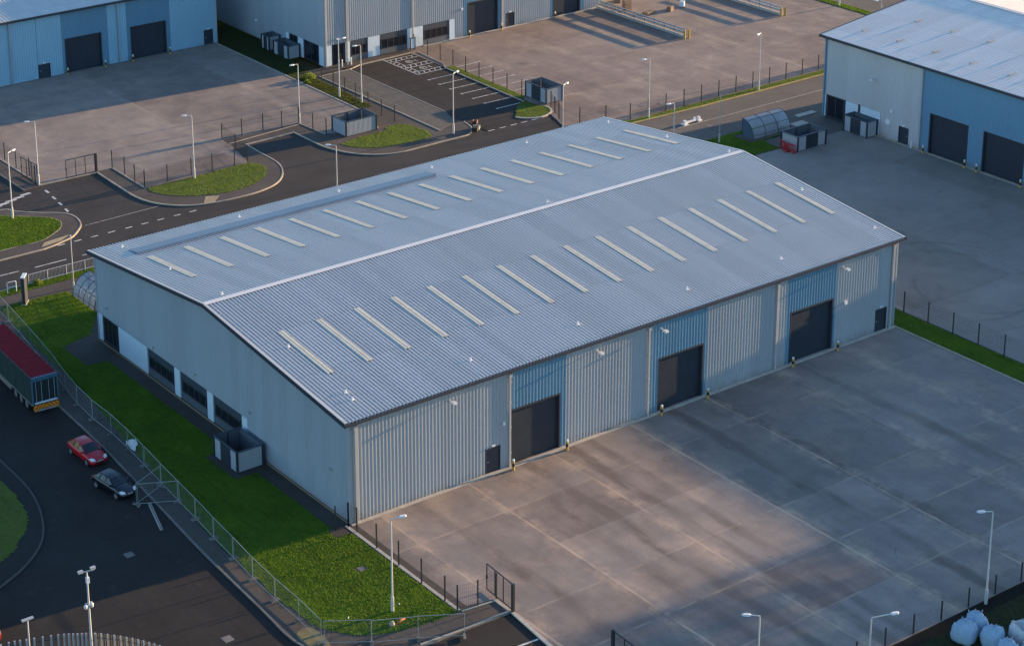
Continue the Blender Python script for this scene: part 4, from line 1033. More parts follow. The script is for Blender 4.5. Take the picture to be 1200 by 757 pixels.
# ------------------------------------------------------------------ bin stores
def binstore(x0, y0, x1, y1, h, label, dark='s', z=.08, roof=False):
    r = empty('bin_store', ((x0+x1)/2, (y0+y1)/2, 0)); tag(r, label, 'bin store', 'open topped bin stores with grey panels and dark posts')
    wl = MB(); t = .05
    def side(axis, pos, out, a, b, dk):
        L_ = b-a
        if dk:
            c, d = a+L_*.28, b-L_*.28
            ribs(wl, axis, pos, out, a+.12, c, z+.06, z+h-.08, .16, .014); ribs(wl, axis, pos, out, d, b-.12, z+.06, z+h-.08, .16, .014)
            g_ = MB(); pbox(g_, axis, pos, out, c, d, z+.06, z+h-.1, -.03, .012)
            for k in range(8): pbox(g_, axis, pos, out, c+.03, d-.03, z+.12+k*(h-.25)/8, z+.12+(k+.6)*(h-.25)/8, .012, .03)
            g_.build('gate', M['trim_dark'], r)
        else: ribs(wl, axis, pos, out, a+.12, b-.12, z+.06, z+h-.08, .16, .014)
        # inner face
        q = MB(); pbox(q, axis, pos, out, a+.1, b-.1, z+.05, z+h-.1, -t-.03, -.035); q.build('inner_lining', M['binin'], r)
    side('y', y0, -1, x0, x1, dark == 's'); side('y', y1, 1, x0, x1, False); side('x', x0, -1, y0, y1, dark == 'w'); side('x', x1, 1, y0, y1, False)
    wl.build('panel', M['binp'], r)
    for x in (x0, x1):
        for y in (y0, y1): MB().box(x-.07,y-.07,z-.06,x+.07,y+.07,z+h).build('corner_post', M['trim_dark'], r)
    MB().box((x0+x1)/2-.05,y1-.12,z,(x0+x1)/2+.05,y1-.05,z+h-.05).build('middle_post', M['trim_dark'], r)
    fr = MB()
    fr.box(x0+.07,y0-.05,z+h-.09,x1-.07,y0+.05,z+h-.005).box(x0+.07,y1-.05,z+h-.09,x1-.07,y1+.05,z+h-.005).box(x0-.05,y0+.07,z+h-.09,x0+.05,y1-.07,z+h-.005).box(x1-.05,y0+.07,z+h-.09,x1+.05,y1-.07,z+h-.005)
    fr.build('top_rail', M['binrail'], r); settle(r)
M['binp'] = paint('bin_store_panel', (.36,.39,.42), .5, 0, .06); M['binrail'] = paint('bin_store_rail', (.05,.07,.10), .4)
binstore(-2.55,10.75,-.35,14.0,1.7, 'grey bin store with a dark gate against the shaded gable of the big warehouse', 'w')
binstore(43.9,66.25,47.75,68.9,1.7, 'grey bin store by the grass at the lay-by corner of the top left yard', 'x')
binstore(67.25,61.9,69.5,65.5,1.75, 'grey bin store at the corner of the car park beside the street lamp', 'w')
binstore(78.0,34.55,82.0,36.9,1.6, 'free standing grey bin store with a dark gate next to the red barriers', 's')
binstore(86.6,33.2,88.1,36.4,1.75, 'grey bin store against the white panels of the right hand warehouse', 'w')
binstore(53.5,92.9,55.1,96.1,1.65, 'grey bin store in the shade of the top centre warehouse gable', 'w')
binstore(53.6,97.3,55.1,99.0,1.75, 'small dark sided bin store deepest in the shade of the top centre gable', 'w')

# ------------------------------------------------------------------ curved cycle shelters
def shelter(loc, rz, n, ln, label, wd=1.7, h=1.95):
    """quarter-barrel shelter; curve springs from the ground at y=0, top at y=wd; runs along x"""
    r = empty('cycle_shelter', loc, rz); tag(r, label, 'cycle shelter', 'curved clear cycle shelters')
    A = [(wd*(1-math.cos(R(a))), h*math.sin(R(a))) for a in range(4, 100, 8)]
    sk = MB()
    for (a, za), (b, zb) in zip(A, A[1:]): sk.quad((0,a,za),(ln,a,za),(ln,b,zb),(0,b,zb))
    sk.build('canopy', M['shelter'], r)
    for k in range(n+1):
        x = ln*k/n; m = MB(); m.tube([(x,a,z) for a, z in [(0,0)]+A],.035,6); m.tube([(x,wd,0),(x,wd,h)],.03,6); m.build('hoop', M['trim_dark'], r)
    m = MB()
    for q in (1, 4, 8, 11): m.tube([(0,A[q][0],A[q][1]+.01),(ln,A[q][0],A[q][1]+.01)],.025,6)
    m.build('purlin', M['trim_dark'], r)
    for x in (0, ln):
        m = MB(); m.v += [(x,0,.1)]+[(x,a,z) for a, z in A]+[(x,wd,.1)]; m.f.append(tuple(range(len(m.v)))); m.build('end_panel', M['endp'] if x == 0 else M['shelter'], r)
    for k in range(5):
        x = ln*(k+.5)/5; m = MB(); m.tube([(x,.55,0),(x,.55,.7),(x,1.25,.7),(x,1.25,0)],.025,6); m.build('bike_stand', M['galv'], r)
    return r
M['endp'] = paint('tinted_end_panel', (.08,.12,.17), .15, 0, .1, .6)
shelter((76.9,39.75,.08), 0, 3, 5.3, 'blue tinted curved cycle shelter on the shaded grass left of the right hand warehouse')
shelter((2.15,46.3,.08), R(-90), 4, 4.0, 'sunlit curved cycle shelter peeping out behind the left gable corner')

# ------------------------------------------------------------------ vehicles
def loft(mb, secs, close=True):
    n = len(mb.v); m = len(secs[0])
    for s_ in secs: mb.v += s_
    for k in range(len(secs)-1):
        for i in range(m):
            j = (i+1) % m; mb.f.append((n+k*m+i, n+k*m+j, n+(k+1)*m+j, n+(k+1)*m+i))
    if close: mb.f.append(tuple(n+i for i in reversed(range(m)))); mb.f.append(tuple(n+(len(secs)-1)*m+i for i in range(m)))
def wheel(parent, x, y, r_, w, side):
    t = MB().tube([(x-w/2,y,r_),(x-w*.35,y,r_),(x+w*.35,y,r_),(x+w/2,y,r_)],[r_*.9,r_,r_,r_*.9],20); o = t.build('wheel', M['tyre'], parent)
    xs_ = x+side*w/2
    MB().tube([(xs_-side*.03,y,r_),(xs_+side*.012,y,r_)],r_*.62,14).build('rim', M['rim'], o)
def car(label, paintm, L_=4.2, W_=1.74, H_=1.47, estate=0.):
    """front towards -y"""
    r = empty('car'); tag(r, label, 'car', 'cars parked along the kerb')
    # stations: y, half width, sill z, belt z
    st = [(-L_/2,.60,.32,.52),(-L_/2+.10,.76,.22,.66),(-L_/2+.35,.83,.20,.76),(-L_/2+.95,.86,.19,.88),(-L_/2+1.25,.87,.19,.93),(-.2,.88,.19,.95),(.7,.88,.19,.97),(L_/2-.75,.87,.20,.99),(L_/2-.25,.83,.24,.97),(L_/2-.05,.76,.30,.90),(L_/2,.68,.40,.80)]
    secs = []
    for y, w, z0, z1 in st:
        w *= W_/1.76; c = z1-.05
        secs.append([(-w*.86,y,z0),(-w*.98,y,z0+.12),(-w,y,(z0+z1)/2),(-w*.97,y,z1-.10),(-w*.84,y,z1-.005),(-w*.45,y,z1+.035),(0,y,z1+.05),(w*.45,y,z1+.035),(w*.84,y,z1-.005),(w*.97,y,z1-.10),(w,y,(z0+z1)/2),(w*.98,y,z0+.12),(w*.86,y,z0)])
    b = MB(); loft(b, secs); b.build('body', paintm, r, True)
    # glasshouse
    gh = MB(); y0 = -L_/2+1.15; yr = L_/2-.20-estate*0
    A = [(y0,.76,.95),(y0+.78,.60,H_-.07),(y0+1.25,.585,H_-.02),(.55,.59,H_-.01),(L_/2-.80,.58,H_-.06),(yr,.70,1.0)]
    base = lambda w, y: None
    gs_ = []
    for y, w, z in A: gs_.append([(-w,y,z-.02),(-w*.8,y,z+.01),(0,y,z+.035),(w*.8,y,z+.01),(w,y,z-.02),(w+.0,y,z-.05),(-w,y,z-.05)])
    rf = MB()
    for a, c in ((1,2),(2,3),(3,4)):
        for i in range(4): rf.quad(gs_[a][i], gs_[a][i+1], gs_[c][i+1], gs_[c][i])
    rf.build('roof', paintm, r, True)
    ws = MB()
    for i in range(4): ws.quad(gs_[0][i], gs_[0][i+1], gs_[1][i+1], gs_[1][i])
    ws.build('windscreen', M['glass'], r)
    rw = MB()
    for i in range(4): rw.quad(gs_[4][i], gs_[4][i+1], gs_[5][i+1], gs_[5][i])
    rw.build('rear_window', M['glass'], r)
    for s_ in (-1, 1):
        sw = MB(); low = [(s_*.78,y0+.02,.93),(s_*.80,-.1,.96),(s_*.80,.7,.98),(s_*.74,yr,.99)]
        top = [(s_*.60,y0+.78,H_-.09),(s_*.587,y0+1.25,H_-.045),(s_*.592,.55,H_-.04),(s_*.58,L_/2-.80,H_-.085)]
        sw.quad(low[0], low[1], top[1], top[0]).quad(low[1], low[2], top[2], top[1]).quad(low[2], low[3], top[3], top[2]); sw.build('side_windows', M['glass'], r)
        pl_ = MB()
        for (a, c) in ((low[0],(s_*.60,y0+.78,H_-.09)),((s_*.80,.25,.97),(s_*.59,.2,H_-.03)),((s_*.785,1.05,.985),(s_*.585,.95,H_-.05)),(low[3],top[3])): pl_.bar(a, c, .06, .05)
        pl_.build('pillar', paintm, r)
        hl = MB(); n = len(hl.v); yf = -L_/2
        hl.v += [(s_*.42,yf+.05,.60),(s_*.74,yf+.16,.62),(s_*.80,yf+.46,.76),(s_*.60,yf+.40,.80),(s_*.42,yf+.17,.74)]
        hl.v += [(x,y+.06,z-.03) for x, y, z in hl.v[:5]]
        hl.f += [(0,1,2,3,4),(9,8,7,6,5)]+[(i,(i+1)%5,5+(i+1)%5,5+i) for i in range(5)]
        for i in range(5): x, y, z = hl.v[i]; hl.v[i] = (x*1.03, y-.03, z+.025)
        hl.build('headlight', M['chrome'], r)
        MB().box(s_*.90-.09,y0+.30,.93,s_*.90+.09,y0+.42,1.06).build('wing_mirror', paintm, r)
        tl = MB(); tl.box(s_*.70-.09,L_/2-.14,.66,s_*.70+.09,L_/2-.005,.86); tl.build('tail_light', M['red'], r)
        for y in (-L_/2+.80, L_/2-.72): wheel(r, s_*.80, y, .31, .20, s_)
    MB().box(-.40,-L_/2-.015,.38,.40,-L_/2+.02,.52).build('grille', M['black'], r)
    MB().box(-.26,-L_/2-.03,.53,.26,-L_/2-.012,.62).build('number_plate', M['plate'], r)
    r.scale = (.86,.86,.86)
    return r
M['plate'] = paint('number_plate', (.45,.45,.45), .5)
c1 = car('red hatchback with bright headlamps parked behind the dark car', M['redcar']); c1.location = (-10.05,19.55,.004); c1.rotation_euler = (0,0,R(3))
c2 = car('dark blue car with bright headlamps parked in front of the red hatchback', M['blackcar'], 4.25, 1.76, 1.40); c2.location = (-10.75,14.0,.004); c2.rotation_euler = (0,0,R(9))

# lorry with a curtain sided trailer, tail towards the viewer
tr = empty('lorry', (-9.05,33.2,.004), R(-3)); tag(tr, 'lorry with a dull red roof, teal curtain sides and orange rear board', 'lorry')
hw, y0, y1, zb, zt = 1.06, -5.35, 5.35, .95, 3.12
MB().box(-hw,y0,zb-.12,hw,y1,zb).box(-.42,y0+.4,.62,-.3,y1,zb-.12).box(.3,y0+.4,.62,.42,y1,zb-.12).build('chassis', M['black'], tr)
for s_ in (-1, 1):
    cb = MB(); N = 60
    for k in range(N):
        ya, yb = y0+.12+(y1-y0-.24)*k/N, y0+.12+(y1-y0-.24)*(k+1)/N; oa, ob = (.02 if k % 2 else -.01), (-.01 if k % 2 else .02)
        cb.quad((s_*(hw+oa),ya,zb-.08),(s_*(hw+ob),yb,zb-.08),(s_*(hw+ob),yb,zt-.1),(s_*(hw+oa),ya,zt-.1))
    cb.build('curtain', M['curtain'], tr)
    MB().box(s_*hw-.05,y0,zt-.12,s_*hw+.04,y1,zt+.01).build('top_rail', M['curtain'], tr); MB().box(s_*hw-.04,y0,zb-.14,s_*hw+.05,y1,zb-.04).build('side_rail', M['kerb_dark'], tr)
rf = MB()
for k in range(14):
    ya, yb = y0+.05+(y1-y0-.1)*k/14, y0+.05+(y1-y0-.1)*(k+1)/14; m_ = (ya+yb)/2
    rf.quad((-hw,ya,zt+.015),(hw,ya,zt+.015),(hw,m_,zt+.005),(-hw,m_,zt+.005)).quad((-hw,m_,zt+.005),(hw,m_,zt+.005),(hw,yb,zt+.015),(-hw,yb,zt+.015))
rf.build('roof', paint('faded_red_roof',(.20,.010,.018),.8,0,.2,.1), tr)
MB().box(-hw+.05,y0+.1,zb,hw-.05,y1-.02,zt-.1).build('load_box', M['curtain'], tr)
MB().box(-hw,y0-.02,zb-.1,-hw+.09,y0+.1,zt).box(hw-.09,y0-.02,zb-.1,hw,y0+.1,zt).box(-hw,y0-.03,zt-.3,hw,y0+.12,zt+.02).build('rear_frame', paint('blue_header',(.05,.14,.21),.5), tr)
rd = MB()
for s_ in (0, 1): rd.box(-hw+.1+s_*(hw-.1)+.01,y0+.0,zb+.02,-.01+s_*(hw-.1),y0+.06,zt-.32)
o = rd.build('rear_doors', paint('dark_teal_door',(.012,.028,.034),.5), tr)
lb = MB()
for x in (-.75,-.3,.3,.75): lb.tube([(x,y0-.03,zb),(x,y0-.03,zt-.35)],.018,6)
lb.build('lock_bars', M['galv'], o)
MB().box(-hw+.15,y0-.05,zb-.02,hw-.15,y0-.005,zb+.13).build('rear_sill', M['panelwhite'], tr)
MB().box(-hw+.02,y0-.09,.50,hw-.02,y0-.05,.86).build('rear_board', M['chevron'], tr)
for s_ in (-1, 1): MB().box(s_*.86-.15,y0-.13,.38,s_*.86+.15,y0-.09,.56).build('tail_light', M['orange'], tr)
MB().box(-.9,y0-.08,.33,.9,y0+.05,.42).build('underrun_bar', M['galv'], tr)
for y in (-3.9,-2.8,-1.7):
    for s_ in (-1, 1): wheel(tr, s_*.86, y, .42, .3, s_)
for s_ in (-1,1): MB().box(s_*1.0-.03,-.8,.35,s_*1.0+.03,3.6,.85).build('side_guard', M['kerb_dark'], tr)
# tractor unit
cab = MB(); cs = []
for y, w, z0, z1 in ((5.75,1.0,.35,2.9),(6.9,1.02,.35,2.75),(7.45,1.0,.35,1.6),(7.55,.95,.45,1.5)): cs.append([(-w,y,z0),(-w,y,z1),(w,y,z1),(w,y,z0)])
loft(cab, cs); cab.build('cab', paint('cab_green',(.05,.12,.13),.4), tr)
MB().quad((-.9,6.93,2.68),(.9,6.93,2.68),(.88,7.44,1.62),(-.88,7.44,1.62)).build('windscreen', M['glass'], tr)
for y in (4.6, 6.9):
    for s_ in (-1, 1): wheel(tr, s_*.86, y, .43, .3, s_)
MB().box(-.35,3.8,.55,.35,7.2,.8).build('tractor_chassis', M['black'], tr)

# van at the left edge
vn = empty('van', (-26.42,3.4,.004), R(0)); tag(vn, 'red van of which only a sliver shows at the left edge', 'van')
secs = []
for y, w, z1 in ((-2.5,.80,.95),(-2.42,.92,1.1),(-1.75,.95,1.25),(-1.05,.93,1.95),(-.7,.93,2.1),(2.3,.93,2.1),(2.45,.90,2.05)):
    secs.append([(-w*.95,y,.28),(-w,y,.6),(-w,y,z1*.62),(-w*.88,y,z1-.06),(-w*.6,y,z1),(w*.6,y,z1),(w*.88,y,z1-.06),(w,y,z1*.62),(w,y,.6),(w*.95,y,.28)])
m = MB(); loft(m, secs); m.build('body', paint('van_red',(.16,.008,.01),.35), vn, True)
MB().quad((-.75,-1.72,1.30),(.75,-1.72,1.30),(.72,-1.07,1.96),(-.72,-1.07,1.96)).build('windscreen', M['glass'], vn)
for s_ in (-1, 1):
    MB().quad((s_*.955,-1.4,1.15),(s_*.955,-.5,1.15),(s_*.90,-.5,1.75),(s_*.90,-1.1,1.75)).build('side_window', M['glass'], vn)
    MB().box(s_*.7-.14,-2.5,.72,s_*.7+.14,-2.42,.92).build('headlight', M['chrome'], vn)
    for y in (-1.7, 1.5): wheel(vn, s_*.86, y, .33, .2, s_)

# ------------------------------------------------------------------ bulk bags
def bag(loc, rad, h, label, kind='tied', seed=1, mat='sack'):
    rnd = random.Random(seed); mb = MB(); n = 28
    prof = [(.0,.0),(.78,.01),(.93,.12),(1.02,.35),(1.0,.62),(.90,.82),(.70,.93),(.52,.96),(.36,1.04),(.30,1.12)] if kind == 'tied' else \
           [(.0,.0),(.80,.01),(.93,.12),(1.0,.4),(.97,.7),(.88,.92),(.80,1.0),(.70,.98),(.64,.86),(.0,.80)]
    ph = [rnd.uniform(0,6.28) for _ in range(8)]
    rings = []
    for r_, z in prof:
        base = len(mb.v); rings.append(base)
        for i in range(n):
            a = 2*math.pi*i/n
            sq = 1/max(abs(math.cos(a))**4+abs(math.sin(a))**4, .01)**.25     # squarish body
            k = (sq*.5+.5)*(1+.05*math.sin(3*a+ph[0]+z*3)+.035*math.sin(7*a+ph[1]-z*6)+.022*math.sin(11*a+ph[2]+z*11)+.02*math.sin(17*a-z*14+ph[6]))
            zz = z + (.05*math.sin(2*a+ph[3])+.07*math.sin(5*a+ph[4])*max(0,z-.5)) * (1 if z > .05 else 0)
            mb.v.append((rad*r_*k*math.cos(a)+.08*rad*z*math.sin(ph[5]), rad*r_*k*math.sin(a), zz*h))
    for a, b_ in zip(rings, rings[1:]):
        for i in range(n): mb.f.append((a+i, a+(i+1)%n, b_+(i+1)%n, b_+i))
    if kind == 'tied':
        c = len(mb.v); mb.v.append((0,0,h*1.10)); 
        for i in range(n): mb.f.append((rings[-1]+i, rings[-1]+(i+1)%n, c))
    r = empty('bulk_bag', loc, rnd.uniform(0,1.5)); tag(r, label, 'bulk bag', 'bulk bags on the rough ground at the bottom right')
    mb.build('bag', M[mat], r, True)
    for sx_, sy_ in ((1,1),(-1,1),(-1,-1),(1,-1)):
        lp_ = MB(); x, y = sx_*rad*.62, sy_*rad*.62; lp_.tube([(x,y,h*.90),(x*1.06,y*1.02,h*1.0),(x*.85,y*1.08,h*1.01),(x*.8,y*.9,h*.90)],.016,5)
        lp_.build('lifting_loop', M['panelwhite'], r)
    return r
bag((22.75,-34.25,.05),.74,1.25,'pale blue tied bulk bag, leftmost of the group')
bag((24.0,-34.1,.05),.66,1.35,'pale blue bulk bag tucked behind the leftmost one',seed=2)
bag((23.75,-35.6,.05),.70,1.2,'pale blue bulk bag with a peaked corner, right of the leftmost pair',seed=3)
bag((23.4,-37.1,.05),.62,1.15,'crumpled pale blue bulk bag at the bottom edge below the open one',seed=4)
bag((25.3,-36.5,.05),.68,1.35,'open grey white bulk bag with a dark hollow top and reddish stain','open',5,'sack2')
bag((24.2,-38.0,.05),.62,1.0,'pale bulk bag half cut off by the bottom right edge',seed=6)
bag((26.9,-36.3,.05),.66,1.35,'open bulk bag at the right edge behind the stained one','open',7,'sack2')

# ------------------------------------------------------------------ small things
r = empty('sign_board', (-1.75,47.55,.08), R(52)); tag(r, 'tall dark totem sign seen from behind, standing at the path', 'sign')
MB().box(-.5,-.14,.0,.5,.14,2.5).build('board', M['timberd'] if 'timberd' in M else M['trim_dark'], r); MB().box(-.53,-.17,2.5,.53,.17,2.58).build('cap', M['panelwhite'], r); MB().box(-.56,-.2,-.05,.56,.2,.08).build('foot', M['conc_curb'], r)
r = empty('hoop_barrier', (-1.7,50.3,.08), R(-6)); tag(r, 'small white hoop barrier on the verge left of the dark totem sign', 'barrier')
MB().tube([(-.4,0,0),(-.4,0,.95),(-.34,0,1.0),(.34,0,1.0),(.4,0,.95),(.4,0,0)],.045,8).build('hoop', M['white'], r); MB().tube([(-.4,0,.55),(.4,0,.55)],.03,6).build('crossbar', M['white'], r)
r = empty('plank', (-10.25,8.95,.05), math.atan2(-3.8,-1.1)); tag(r, 'long grey plank lying on the dark road below the loose fence panels', 'plank')
MB().box(-1.9,-.11,-.04,1.9,.11,.03).build('board', paint('grey_board',(.36,.34,.32),.8,0,.2), r); MB().box(-1.85,-.03,.03,1.85,.03,.06).build('batten', M['timber'], r)
# scrap of plastic on the panel
m = MB(); rnd = random.Random(3); pts = {}
for i in range(7):
    for j in range(5): pts[i,j] = (-6.95+.09*j*rnd.uniform(.3,1.2)-.05*i, 18.1+.15*i*rnd.uniform(.7,1.2), .12+.16*j*rnd.uniform(.6,1.2)+rnd.uniform(0,.08)*i)
for i in range(6):
    for j in range(4):
        if (i, j) not in ((0,3),(5,0),(5,3)): m.quad(pts[i,j], pts[i+1,j], pts[i+1,j+1], pts[i,j+1])
tag(m.build('plastic_sheet', M['white']), 'torn scrap of white plastic caught on a steel fence panel', 'litter')
for k,(x, y, z, s_, lab) in enumerate([(-6.6,-9.7,.1,.07,'small white scrap of litter on the lawn below the lamp'),(-3.1,-10.3,.1,.06,'tiny white scrap on the lawn right of the lamp foot')]):
    m = MB(); m.quad((x-s_,y,z),(x,y-s_*.7,z+.03),(x+s_,y+.02,z+.01),(x+.02,y+s_,z+.12)).quad((x+s_,y+.02,z+.01),(x+.02,y+s_,z+.12),(x+s_,y+s_,z+.05)); tag(m.build('litter', M['white']), lab, 'litter')
r = empty('rubble_bag', (-4.85,-12.0,.09)); tag(r, 'small crumpled white and orange sack on the bottom tip of the lawn', 'sack')
m = MB(); m.tube([(0,0,0),(0,0,.1),(0,0,.2),(0,0,.3),(0,0,.33)],[.14,.2,.17,.1,.04],9); m.build('bag', M['kerb'], r, True)
m = MB(); m.tube([(.3,-.1,.02),(.75,.1,.1),(1.1,.15,.04)],[.06,.14,.05],7); m.build('orange_sheet', paint('rusty_orange',(.30,.12,.04),.8), r, True)
# red plastic barriers
rb = empty('plastic_barrier'); fr = MB(); fr.box(-.5,-.03,.75,.5,.03,.87).box(-.5,-.03,.14,.5,.03,.24)
for k in range(6): fr.box(-.5+k*.19,-.025,.24,-.45+k*.19,.025,.75)
fr.build('panel', M['red'], rb)
for x in (-.4,.4): MB().box(x-.05,-.28,0,x+.05,.28,.12).build('foot', M['red'], rb)
used = False
for x, y, a, lab in ((77.55,36.1,82,'red plastic barrier leaning farthest up the bin store side'),(77.3,35.5,70,'red plastic barrier, middle of the heap by the bin store'),(77.45,34.9,96,'red plastic barrier nearest the viewer in the heap by the bin store')):
    o = place(rb, used, (x,y,.06), R(a), lab); used = True; o['category'] = 'barrier'; o['group'] = 'red plastic barriers heaped by the bin store'
r = empty('white_barrier', (75.8,47.85,.02), R(3)); tag(r, 'long white barrier beam with lumpy ends lying on the east road', 'barrier')
MB().box(-1.15,-.09,.12,1.15,.09,.32).build('beam', M['white'], r)
for x in (-1.15,.95): MB().box(x-.28,-.28,0,x+.28,.28,.16).box(x-.14,-.14,.16,x+.14,.14,.5).build('foot', M['white'], r)
MB().box(.2,-.07,.32,.42,.07,.55).build('knob', M['white'], r)
r = empty('cable_reel', (55.7,59.5,.04), R(40)); tag(r, 'small orange cable reel on a dark trolley at the car park entrance kerb', 'reel')
o = MB(); 
for yy in (-.22,.22): o.tube([(0,yy-.03,1.0),(0,yy+.03,1.0)],.34,18)
o.build('flange', paint('reel_orange',(.15,.06,.045),.8), r); MB().tube([(0,-.2,1.0),(0,.2,1.0)],.2,12).build('cable_drum', M['black'], r)
MB().box(-.35,-.3,.1,.35,.3,.5).bar((-.3,-.28,.5),(0,-.28,1.0),.05).bar((.3,.28,.5),(0,.28,1.0),.05).build('trolley', M['black'], r)
MB().box(.5,-.3,0,1.2,.3,.38).build('crate', paint('grey_green_crate',(.2,.24,.22),.6), r)
r = empty('glazed_stand', (67.35,87.15,.1)); tag(r, 'small dark framed stand against the white panels of the top centre warehouse', 'stand')
MB().box(-.35,-.06,0,-.28,.06,1.5).box(.28,-.06,0,.35,.06,1.5).box(-.28,-.06,1.42,.28,.06,1.5).box(-.28,-.06,.1,.28,.06,.18).build('frame', M['trim_dark'], r); MB().box(-.27,-.02,.18,.27,.02,1.42).build('pane', M['panelwhite'], r)
# goods before the loading building
for k,(x,y,sx_,sy_,sz_,mt,lab) in enumerate([(98.3,84.3,1.0,.7,1.3,'timber','stack of pale timber beyond the barrier wall at the top edge'),(99.6,81.6,1.6,.8,.25,'timber','low pallet of boards lying beyond the barrier wall'),(102.6,81.0,.9,.6,.5,'timber','small pale crate in the shade beyond the barrier wall'),(104.9,81.3,.6,.6,.7,'panelwhite','small white crate in the shade, right of the other goods'),(100.2,88.2,1.3,.8,1.0,'timber','pallet load beside the dark loading bays')]):
    r = empty('pallet_load', (x,y,.06), .2*k); tag(r, lab, 'pallet load', 'goods lying before the loading bays')
    m = MB()
    for q in range(5): m.box(-sx_/2,-sy_/2+q*sy_/4.6,0,sx_/2,-sy_/2+q*sy_/4.6+.1,.1)
    m.build('pallet', M['timber'], r)
    m = MB(); nl = max(1,int(sz_/.24))
    for q in range(nl): m.box(-sx_/2+.03*(q%2),-sy_/2+.02*(q%3),.105+q*sz_/nl,sx_/2-.02*(q%3),sy_/2-.03*(q%2),.095+(q+1)*sz_/nl)
    m.build('load', M[mt], r)
# shrub and weeds
def shrub(loc, rad, label, n=420, seed=1):
    rnd = random.Random(seed); r = empty('shrub', loc); tag(r, label, 'shrub')
    st_ = MB()
    for k in range(7):
        a = rnd.uniform(0,6.28); st_.tube([(0,0,0),(math.cos(a)*rad*.4,math.sin(a)*rad*.4,rad*.5),(math.cos(a)*rad*.7,math.sin(a)*rad*.7,rad*rnd.uniform(.7,1.1))],[.03,.02,.008],5)
    st_.build('stem', M['timber'], r)
    m = MB()
    for k in range(n):
        a = rnd.uniform(0,6.28); q = rad*rnd.random()**.5; z = rnd.uniform(.1,1)*rad*(1.2-q/rad*.6)
        p = Vector((q*math.cos(a), q*math.sin(a), z)); d = Vector((rnd.gauss(0,1),rnd.gauss(0,1),rnd.gauss(0,.6))).normalized()*.10; e_ = d.cross(Vector((rnd.gauss(0,1),rnd.gauss(0,1),rnd.gauss(0,1)))).normalized()*.05
        m.quad(p-d, p+e_, p+d, p-e_)
    m.build('foliage', M['grass_dull'], r)
shrub((51.5,85.2,.08), .75, 'small straggly shrub by the kerb below the top centre warehouse corner')
shrub((50.4,84.0,.08), .45, 'low tuft of weeds beside the straggly shrub', 200, 2)
shrub((.9,50.6,.08), .42, 'dark weed clump in the roadside verge by the guard rail', 200, 5)

# tall trees beyond the right hand warehouse: unseen, added to shade the foot of the yard
def tree(loc, h, rad, label, seed):
    rnd = random.Random(seed); r = empty('tree', loc, rnd.uniform(0,6)); tag(r, label, 'tree', 'unseen trees added to shade the yard')
    tk = MB(); tk.tube([(0,0,0),(.1,0,h*.3),(-.1,.15,h*.6),(0,0,h*.9)],[.42,.33,.22,.06],9)
    for k in range(11):
        a = rnd.uniform(0,6.28); z = h*rnd.uniform(.25,.75); q = rad*rnd.uniform(.6,.9)
        tk.tube([(0,0,z),(math.cos(a)*q*.5,math.sin(a)*q*.5,z+q*.3),(math.cos(a)*q,math.sin(a)*q,z+q*.45)],[.15,.09,.03],6)
    tk.build('trunk', M['timber'], r)
    m = MB()
    clumps = []
    for k in range(190):
        a = rnd.uniform(0,6.28); z = rnd.uniform(.12,1)*h; q = rad*math.sin(math.pi*min(1,max(.08,(z/h-.15)/.95)))**.45*rnd.random()**.45
        clumps.append((Vector((q*math.cos(a), q*math.sin(a), z)), rnd.uniform(.8,1.6)))
    for c, s_ in clumps:
        for k in range(55):
            p = c + Vector((rnd.gauss(0,.5),rnd.gauss(0,.5),rnd.gauss(0,.4)))*s_
            d = Vector((rnd.gauss(0,1),rnd.gauss(0,1),rnd.gauss(0,1))).normalized()*.28; e_ = d.cross(Vector((rnd.gauss(0,1),rnd.gauss(0,1),rnd.gauss(0,1)))).normalized()*.17
            m.quad(p-d, p+e_, p+d, p-e_)
    m.build('crown', M['rough'], r)
for k, (x, y, h) in enumerate(((128,-36.5,20.),(129,-44.0,21.5),(127,-51.5,20.8),(129,-59,22.),(128,-67,21.))):
    tree((x,y,0), h, 6.4, 'unseen tall tree added to shade the yard, %s along the row' % ('first','second','third','fourth','fifth')[k], 20+k)

# ------------------------------------------------------------------ camera, light, scale
for o in [o for o in bpy.data.objects if o.parent is None and o.type in {'MESH','EMPTY'}]:
    o.location = Vector(o.location)*SC; o.scale = Vector(o.scale)*SC

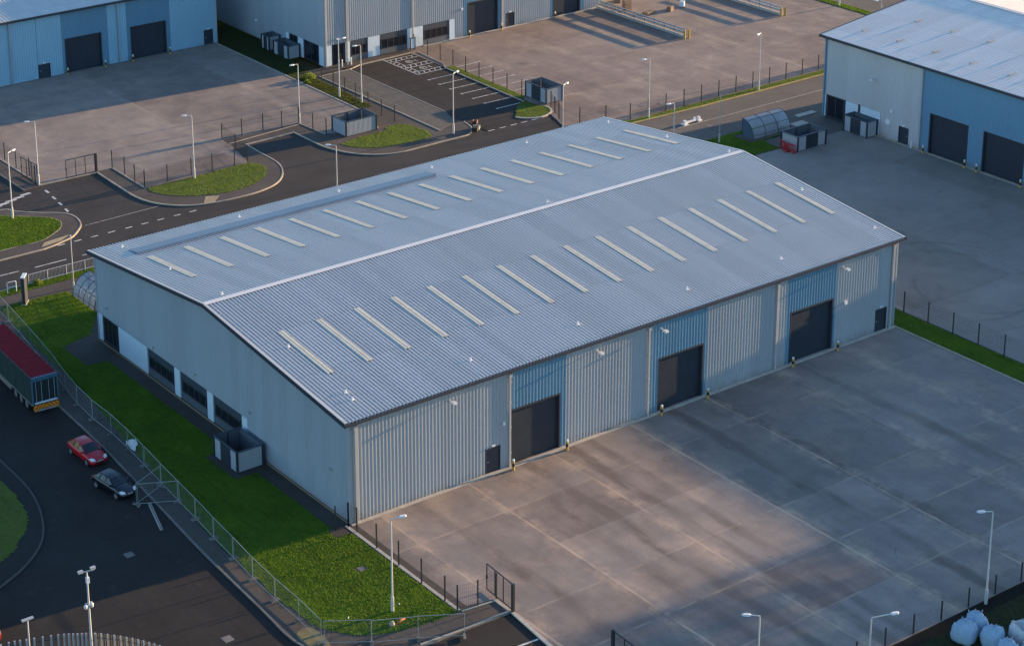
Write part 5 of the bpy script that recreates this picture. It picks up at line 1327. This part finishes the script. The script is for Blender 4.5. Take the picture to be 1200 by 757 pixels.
cd = bpy.data.cameras.new('camera'); cam = bpy.data.objects.new('camera', cd); COL.objects.link(cam); scene.camera = cam
yaw, pitch, roll = -6.08496267e-01, 3.10587420e-01, -1.45505315e-02
cy, sy = math.cos(yaw), math.sin(yaw)
fv = Vector((-sy*math.cos(pitch), cy*math.cos(pitch), -math.sin(pitch))); rv = Vector((cy, sy, 0)); uv = rv.cross(fv)
r2 = rv*math.cos(roll) + uv*math.sin(roll); u2 = -rv*math.sin(roll) + uv*math.cos(roll)
m3 = Matrix((r2, u2, -fv)).transposed().to_4x4()
m3.translation = Vector((-69.7343563, -106.929672, 73.5006461))*SC
cam.matrix_world = m3
cd.sensor_width = 36; cd.lens = 36*2454.89397/1200
cd.shift_x = 130.848/1200; cd.shift_y = -292.683/1200
cd.clip_start = 1; cd.clip_end = 6000

EL, TH = R(8.0), R(5.8)
sd = Vector((math.cos(TH)*math.cos(EL), -math.sin(TH)*math.cos(EL), math.sin(EL)))   # towards the sun
sl = bpy.data.lights.new('sun', 'SUN'); so = bpy.data.objects.new('sun', sl); COL.objects.link(so)
so.rotation_euler = sd.to_track_quat('Z', 'Y').to_euler(); so.location = (60, -40, 80)
sl.energy = 5.0; sl.angle = R(.55); sl.color = (1, .67, .36)
w = bpy.data.worlds.new('World'); scene.world = w; w.use_nodes = True; nt = w.node_tree
sk = nt.nodes.new('ShaderNodeTexSky'); sk.sky_type = 'NISHITA'; sk.sun_disc = False
sk.sun_elevation = EL; sk.sun_rotation = math.atan2(sd.x, sd.y); sk.air_density = 1.0; sk.dust_density = .5; sk.ozone_density = 3.0
bg = nt.nodes['Background']; nt.links.new(sk.outputs[0], bg.inputs[0]); bg.inputs[1].default_value = .15
scene.view_settings.view_transform = 'Standard'; scene.view_settings.look = 'None'
scene.view_settings.gamma = 1; scene.view_settings.use_curve_mapping = False
scene.view_settings.exposure = 1.47
scene.render.engine = 'CYCLES'; scene.cycles.pixel_filter_type = 'BLACKMAN_HARRIS'; scene.cycles.filter_width = 1.45; scene.cycles.max_bounces = 6; scene.cycles.transparent_max_bounces = 8
